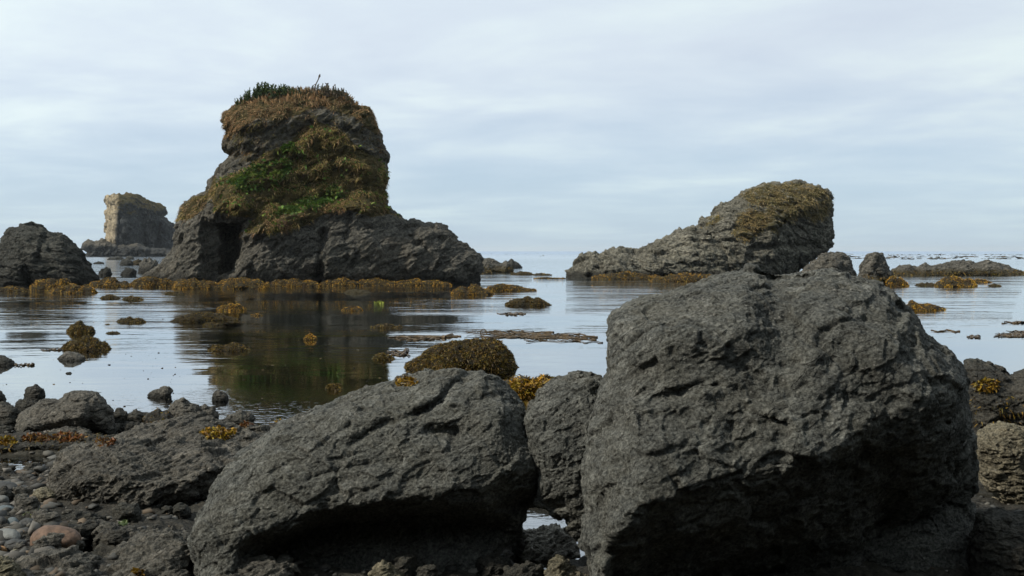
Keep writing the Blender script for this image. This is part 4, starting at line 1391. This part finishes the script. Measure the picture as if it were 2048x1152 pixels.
# broken stones filling the left shore
sr = np.random.RandomState(77)
spots = []
for k in range(2500):
    u, v = -10 + 420 * sr.rand() ** 1.1, 925 + 215 * sr.rand()
    if u > 112 and v < 1004 or u > 372 and v < 1100 or u < 112 and sr.rand() < 0.93:
        continue
    if all((u - a) ** 2 + ((v - b) * 1.6) ** 2 > (0.55 * (q + 30)) ** 2 for a, b, q in spots):
        spots.append((u, v, 24 + 62 * sr.rand() ** 1.6))
protos = []
for i, (u, v, W) in enumerate(spots[:130]):
    g = at(u, v, ydist(v, 0.05))
    if i < 8:
        t = shore_rock('broken_stone', 'small broken dark stone among the rubble of the left shore', full_outline(u - W / 2, u + W / 2, v - W * 0.42, v + W * 0.2, sr, jag=0.35, pw=0.8), v, 0.4 * W * g[1] / F, (M_shore, M_wet)[i % 2], z0=0.0, cat='stone',
                       step=W / 22, n_amp=W * 0.06, n_len=W * 0.6, fs=W * 0.35, det=1.1, group='broken stones on the left shore')
        protos.append((t, W * g[1] / F))
    else:
        t0, w0 = protos[i % 8]
        t = t0.copy()
        C.objects.link(t)
        q = W * g[1] / F / w0
        t.scale = (q, q, q * (0.7 + 0.5 * sr.rand()))
        t.rotation_euler = (0, 0, sr.rand() * 6.28)
        t.location = (g[0], g[1], t0.location.z * q)
    t.location.z = float(shore_z(np.array([g[0]]), np.array([g[1]]))[0]) - 0.16 * W * g[1] / F

# cobbles on the left
def cob_mat(name, col, var=0.35):
    return plain_mat(name, col, 0.7, 0.006, var)
C_grey = cob_mat('grey_cobble', (0.13, 0.135, 0.125))
C_blue = cob_mat('blue_cobble', (0.085, 0.105, 0.11))
C_brown = cob_mat('rust_cobble', (0.105, 0.066, 0.043), 0.5)
C_olive = cob_mat('olive_cobble', (0.11, 0.105, 0.075))
C_dark = cob_mat('dark_cobble', (0.04, 0.042, 0.04))
C_orange = cob_mat('orange_cobble', (0.19, 0.11, 0.05))
cobs = [
    ((-14, 19, 987, 1010), C_grey, 'smooth grey cobble at the left edge above the rest'),
    ((27, 62, 989, 1008), C_blue, 'oval blue grey cobble left of the rough tan stone'),
    ((31, 82, 1003, 1026), C_grey, 'long pale grey cobble below the oval blue grey one'),
    ((-8, 34, 1010, 1034), C_blue, 'flat dull blue cobble at the left edge'),
    ((12, 39, 1034, 1058), C_blue, 'small round blue green cobble'),
    ((-20, 47, 1056, 1094), C_grey, 'large pale speckled cobble at the left edge'),
    ((57, 165, 1049, 1116), C_brown, 'large rust brown boulder with a flat shaded side'),
    ((-10, 15, 1091, 1110), C_orange, 'orange brown cobble at the left edge'),
    ((20, 46, 1097, 1114), C_olive, 'small olive cobble below the large pale cobble'),
    ((27, 56, 1107, 1122), C_olive, 'small flat olive cobble near the bottom left rock'),
    ((36, 76, 1034, 1064), C_dark, 'dark angular stone between round cobble and rust brown boulder'),
    ((-10, 14, 1032, 1060), C_dark, 'dark cobble at the left edge beside the round one'),
    ((140, 168, 1110, 1124), C_grey, 'pale cobble half hidden at the small tide pool'),
    ((80, 118, 1024, 1050), C_olive, 'brown olive stone right of the mossy one'),
    ((8, 60, 1076, 1108), C_dark, 'dark ridged stone left of the rust brown boulder'),
    ((60, 82, 1110, 1122), C_blue, 'flat wet blue stone under the rust brown boulder'),
    ((-20, 40, 962, 990), C_dark, 'black wet rock above the cobbles at the left edge'),
    ((30, 66, 970, 994), C_dark, 'black wet stone left of the rough tan stone'),
]
for (u0, u1, v0, v1), mt, lab in cobs:
    rg = np.random.RandomState(int(u0 * 5 + v1) % 9999)
    W = u1 - u0
    ang = any(k in lab for k in ('angular', 'ridged'))
    shore_rock('cobble', lab, full_outline(u0, u1, v0, v1 + 4, rg, jag=0.12 if ang else 0.04, pw=0.9), v1, 0.5 * W * ydist(v1) / F, mt, z0=0.06, cat='cobble', step=max(1.6, W / 26), n_amp=W * (0.05 if ang else 0.025), n_len=W * 0.7, fs=W * 0.5, det=0.35 if ang else 0.12, group='cobbles on the left shore')
shore_rock('rough_stone', 'rough tan stone right of the oval blue grey cobble', full_outline(61, 118, 974, 1012, rng, jag=0.12), 1008, 0.14, M_tan, z0=0.06, step=2, n_amp=3, n_len=20, fs=16, cat='stone')
t = shore_rock('mossy_stone', 'small stone with bright green moss behind the rust brown boulder', full_outline(48, 96, 1018, 1054, rng, jag=0.1), 1050, 0.12, M_wet, z0=0.06, step=2, n_amp=3, n_len=20, fs=16, cat='stone',
               weed=(900, 4, np.array(((0.12, 0.17, 0.02), (0.2, 0.22, 0.03), (0.06, 0.1, 0.015))), None))
for c in t.children:
    if c.name.startswith('seaweed'):
        c.name = 'moss'


# golden weed patch on the ridge rock and other loose weed tufts lying on the shore rocks
bpy.context.view_layer.update()
dg = bpy.context.evaluated_depsgraph_get()
sc = bpy.context.scene


def cast(u, v):
    d = Vector(at(u, v, 10.0) - np.array((0, 0, CAM_H))).normalized()
    ok, loc, nor, idx, ob, mt = sc.ray_cast(dg, Vector((0, 0, CAM_H)), d)
    return np.array(loc) if ok else None, np.array(nor) if ok else None


def weed_tuft(label, u0, u1, v0, v1, n, lenpx, pal, rng):
    pp, nn = [], []
    for _ in range(n):
        a = rng.rand() * 2 * math.pi
        q = math.sqrt(rng.rand())
        p, m = cast((u0 + u1) / 2 + (u1 - u0) / 2 * q * math.cos(a), (v0 + v1) / 2 + (v1 - v0) / 2 * q * math.sin(a))
        if p is not None:
            pp.append(p)
            nn.append(m)
    p, m = np.array(pp), np.array(nn)
    med = np.median(p[:, 1])
    ok = np.abs(p[:, 1] - med) < 0.9
    p, m = p[ok], m[ok]
    L = lenpx * p[:, 1] / F * (0.6 + 0.8 * rng.rand(len(p)))
    d = m * 0.8 + rng.normal(size=p.shape) * 0.45
    b = blades(p, d, L, L * 0.32, 0.4, rng, patchy(pal, p, 0.15, rng))
    o = tuft_object('rockweed', [b], M_weed)
    tag(o, label, 'seaweed', 'rockweed tufts on the shore rocks')


GOLD = np.array(((0.33, 0.19, 0.012), (0.24, 0.13, 0.012), (0.16, 0.085, 0.012), (0.30, 0.21, 0.02)))
RED = np.array(((0.16, 0.055, 0.015), (0.11, 0.05, 0.015), (0.2, 0.10, 0.015), (0.06, 0.03, 0.012)))
wr = np.random.RandomState(5)
weed_tuft('bright golden weed patch on top of the layered ridge rock', 402, 474, 855, 876, 420, 9, GOLD, wr)
weed_tuft('golden weed tuft at the left end of the weedy ledge', -4, 34, 874, 892, 200, 9, GOLD * 0.7, wr)
weed_tuft('rusty weed strip below the smooth brown boulder', 42, 100, 868, 884, 240, 8, RED, wr)
weed_tuft('rusty weed strip under the flat pale grey rock', 100, 172, 866, 884, 280, 8, RED, wr)
weed_tuft('rusty weed tuft at the right end of the weedy ledge', 190, 232, 868, 892, 240, 8, RED, wr)
weed_tuft('small orange weed tuft above the left edge of the slab boulder', 552, 582, 832, 848, 120, 8, GOLD, wr)
weed_tuft('golden weed tuft draped over the upper left of the slab boulder', 788, 836, 755, 774, 180, 8, GOLD * 0.7, wr)
weed_tuft('mixed yellow weed filling the notch right of the slab boulder', 1004, 1098, 760, 795, 700, 10, GOLD * 0.8, wr)
weed_tuft('lower yellow weed hanging in the notch between the boulders', 1030, 1068, 790, 812, 220, 9, GOLD * 0.5, wr)
weed_tuft('reddish weed on the shoreline stones by the dark reflection', 478, 502, 844, 854, 100, 7, RED, wr)
weed_tuft('yellow weed on the ragged rock at the right edge', 1946, 2000, 758, 782, 260, 8, GOLD * 0.6, wr)
weed_tuft('pale green sea lettuce at the tide pool below the sloping rock', 236, 256, 1040, 1052, 70, 8, np.array(((0.10, 0.16, 0.05), (0.15, 0.19, 0.08))), wr)
weed_tuft('orange weed scrap at the bottom of the grooved slab', 266, 290, 1138, 1150, 60, 10, GOLD * 0.6, wr)

# lime green weed floating in the reflection
p0 = at(757, 606, ydist(606))
q = p0 + wr.normal(size=(60, 3)) * (0.11, 0.25, 0.004)
q[:, 2] = np.abs(q[:, 2])
L = 0.1 + 0.06 * wr.rand(60)
d = wr.normal(size=(60, 3)) * 0.5
d[:, 2] = np.abs(d[:, 2]) * 0.4 + 0.1
tag(tuft_object('floating_weed', [blades(q, d, L, L * 0.4, 0.3, wr, pick(np.array(((0.20, 0.23, 0.03), (0.13, 0.15, 0.02))), 60, wr))], M_weed), 'lime green tuft floating in the dark reflection', 'seaweed')

# ------------------------------------------------------------------ drifting kelp
M_kelp = plain_mat('drift_kelp', (0.075, 0.05, 0.022), 0.4, 0.02, 0.6)


def kelp(name, label, u0, u1, vf, n, rng, cat='kelp', lmin=40, lmax=130, rad=0.02, loop=False, spread=5):
    parts = []
    for i in range(n):
        L = lmin + (lmax - lmin) * rng.rand()
        a = u0 + max(1, (u1 - u0 - L)) * rng.rand()
        v = vf(a + L / 2) + rng.normal() * spread
        k = 14
        uu = np.linspace(a, min(a + L, u1), k)
        ph = rng.rand() * 6
        pts = []
        for j, x in enumerate(uu):
            vv = v + 1.3 * math.sin(ph + j * 0.8) + rng.normal() * 0.5
            p = at(x, vv, ydist(vv))
            p[2] = 0.012 + 0.02 * max(0, math.sin(ph * 2 + j * 0.6)) * rng.rand()
            pts.append(p)
        rr = rad * (0.6 + 0.9 * rng.rand()) * np.linspace(0.7, 1.2, k)
        if rng.rand() < 0.4:
            rr[-2:] *= 2.1
        parts.append(tube(pts, rr, 5))
    if loop:
        c = at(967, 670, ydist(676))
        th = np.linspace(-0.5, 3.9, 16)
        parts.append(tube([c + np.array((0.085 * math.cos(a), 0.02 * a, 0.02 + 0.11 * math.sin(a) + 0.03)) for a in th], 0.014, 6))
    V, Q = join(parts)
    b = V.mean(0)
    b[2] = 0
    return tag(link(name, mk_mesh(name, V - b, Q), M_kelp, None, b), label, cat)


kr = np.random.RandomState(21)
kelp('kelp_raft', 'long raft of tangled bull kelp with a loop behind the big seaweed mound', 925, 1212, lambda u: 667 + (u - 925) * 0.04, 44, kr, loop=True, spread=3.6, rad=0.010)
kelp('kelp_strand', 'thin line of kelp drifting left of the kelp raft', 770, 940, lambda u: 676 + 0 * u, 9, kr, spread=3)
kelp('kelp_strand', 'dark kelp strand below the dark mid channel mound', 990, 1085, lambda u: 628.5, 6, kr, spread=0.8, lmin=20, lmax=50)
kelp('kelp_stalk', 'single straight kelp stalk floating right of the big boulder', 1862, 1920, lambda u: 662.5, 1, kr, lmin=58, lmax=60, rad=0.035, spread=0.1)
kelp('kelp_mat', 'pointed kelp mat at the right edge of the photo', 1985, 2075, lambda u: 672 - (u - 1985) * 0.05, 26, kr, lmin=25, lmax=60, rad=0.014, spread=2.6)
kelp('kelp_strand', 'short kelp scrap left of the pointed kelp mat', 1930, 1962, lambda u: 674, 4, kr, lmin=12, lmax=26, spread=1)
kelp('kelp_strand', 'faint kelp line far right above the pointed kelp mat', 2000, 2060, lambda u: 645.5, 4, kr, lmin=20, lmax=50, spread=0.8)
kelp('kelp_strand', 'kelp scraps in front of the dark bare rock at the left edge', 22, 75, lambda u: 731, 5, kr, lmin=8, lmax=25, spread=1, rad=0.012)
kelp('kelp_strand', 'thin kelp wisp above the bare brown rock', 80, 130, lambda u: 701, 4, kr, lmin=12, lmax=40, spread=1.2, rad=0.012)
kelp('kelp_strand', 'weed wisps trailing right of the weed clump near the big mound', 770, 822, lambda u: 709, 8, kr, lmin=14, lmax=40, spread=1.5, rad=0.018)

# kelp canopy far out: hundreds of floating bulbs and blades nobody could count
fr = np.random.RandomState(3)
n = 2600
u = 1690 + 500 * fr.rand(n)
band = fr.choice(4, n, p=(0.45, 0.25, 0.2, 0.1))
v = np.array((514.5, 509.5, 517.5, 511.5))[band] + fr.normal(size=n) * 0.5 + 0.8 * np.sin(u / 40.0)
keep = gnoise(np.stack([u / 34, v / 2.2, 0 * u], 1)) > 0.12 * fr.normal(size=n)
u, v = u[keep], v[keep]
Yd = np.array([ydist(a) for a in v])
P = np.stack([(u - CX) / F * Yd, Yd, 0 * Yd], 1)
d = fr.normal(size=P.shape) * (1, 0.5, 0)
d[:, 2] = 0.03 + 0.05 * fr.rand(len(P))
L = 0.4 + 2.2 * fr.rand(len(P)) ** 2
tag(tuft_object('kelp_canopy', [blades(P, d, L, L * 0.25, 0.15, fr, pick(np.array(((0.05, 0.04, 0.02), (0.09, 0.06, 0.02), (0.03, 0.03, 0.02))), len(P), fr))], M_weed), 'dark bands of floating kelp near the horizon on the right', 'kelp', kind='stuff')
n = 110
u = 980 + 180 * fr.rand(n)
v = np.array((508.5, 512.0))[fr.randint(0, 2, n)] + fr.normal(size=n) * 0.4
keep = gnoise(np.stack([u / 15, v / 2.2, 0 * u], 1)) > 0.15
u, v = u[keep], v[keep]
Yd = np.array([ydist(a) for a in v])
P = np.stack([(u - CX) / F * Yd, Yd, 0 * Yd], 1)
d = fr.normal(size=P.shape) * (1, 0.5, 0)
d[:, 2] = 0.03 + 0.05 * fr.rand(len(P))
L = 0.4 + 2.2 * fr.rand(len(P)) ** 2
tag(tuft_object('kelp_patch', [blades(P, d, L, L * 0.25, 0.15, fr, pick(np.array(((0.05, 0.04, 0.02), (0.03, 0.03, 0.02))), len(P), fr))], M_weed), 'scattered kelp flecks on the sea between the two stacks', 'kelp', kind='stuff')

# weed scraps floating on the bay
n = 520
u = 1000 * fr.rand(n)
v = 600 + 240 * fr.rand(n)
Yd = np.array([ydist(a) for a in v])
P = np.stack([(u - CX) / F * Yd, Yd, 0 * Yd + 0.004], 1)
d = fr.normal(size=P.shape)
d[:, 2] = 0.06
L = 0.012 + 0.05 * fr.rand(n) ** 3
tag(tuft_object('weed_scraps', [blades(P, d, L, L * 0.4, 0.0, fr, pick(np.array(((0.05, 0.04, 0.02), (0.09, 0.06, 0.02))), n, fr))], M_weed), 'tiny weed scraps floating on the calm bay', 'weed', kind='stuff')

# gravel and small stones between the shore rocks
n = 7000
yy = 6.8 + 6.5 * fr.rand(n) ** 1.3
uu = -150 + 1350 * fr.rand(n)
uu[::7] = 1850 + 300 * fr.rand(len(uu[::7]))
xx = (uu - CX) / F * yy
zz = shore_z(xx, yy)
m = (zz > -0.06) & ((uu < 112) | (fr.rand(n) < 0.3)) & ~((uu > 1000) & (uu < 1200))
uu = uu[m]
xx, yy, zz = xx[m], yy[m], zz[m]
n = len(xx)
ico = []
th = np.linspace(0, 2 * math.pi, 7)[:-1]
pr = [(0, 0, 1)] + [(math.cos(a) * 0.85, math.sin(a) * 0.85, 0.55) for a in th] + [(math.cos(a + .5), math.sin(a + .5), -0.25) for a in th] + [(0, 0, -0.8)]
pr = np.array(pr)
tr = [(0, 1 + i, 1 + (i + 1) % 6) for i in range(6)]
for i in range(6):
    tr += [(1 + i, 7 + i, 1 + (i + 1) % 6), (1 + (i + 1) % 6, 7 + i, 7 + (i + 1) % 6), (7 + i, 13, 7 + (i + 1) % 6)]
tr = np.array(tr)
s = 0.010 + np.where(uu < 112, 0.062, 0.034) * fr.rand(n) ** 3
G = pr[None] * (1 + 0.28 * fr.normal(size=(n, 14, 1))) * (s[:, None] * np.stack([1 + .5 * fr.rand(n), 1 + .5 * fr.rand(n), 0.6 + .3 * fr.rand(n)], 1))[:, None, :]
G += np.stack([xx, yy, zz + s * 0.1], 1)[:, None]
col = np.repeat(pick(np.array(((0.07, 0.067, 0.056), (0.05, 0.05, 0.045), (0.10, 0.093, 0.08), (0.03, 0.03, 0.026), (0.08, 0.06, 0.04))), n, fr), 14, 0)
me = mk_mesh('gravel', G.reshape(-1, 3), None, (np.arange(n)[:, None, None] * 14 + tr[None]).reshape(-1, 3), True, colors={'tint': col})
tag(link('gravel', me, leaf_mat('gravel_stone', 0.8, 0.0)), 'loose gravel and small stones between the shore rocks', 'gravel', kind='stuff')

# ------------------------------------------------------------------ thin sea haze
hz = NT('sea_haze')
pv = hz.t.nodes.new('ShaderNodeVolumePrincipled')
pv.inputs['Color'].default_value = (0.88, 0.95, 1.0, 1)
pv.inputs['Density'].default_value = 0.00008
pv.inputs['Anisotropy'].default_value = 0.2
ho = hz.t.nodes.new('ShaderNodeOutputMaterial')
hz.t.links.new(pv.outputs[0], ho.inputs['Volume'])
x0, x1, y0, y1, z0, z1 = -9200, 9200, -400, 12200, -2.2, 42
HV = np.array([(x, y, z) for z in (z0, z1) for y in (y0, y1) for x in (x0, x1)], float)
HQ = np.array(((0, 2, 3, 1), (4, 5, 7, 6), (0, 1, 5, 4), (2, 6, 7, 3), (0, 4, 6, 2), (1, 3, 7, 5)))
tag(link('haze', mk_mesh('haze', HV, HQ, smooth_shade=False), hz.m), kind='stuff')
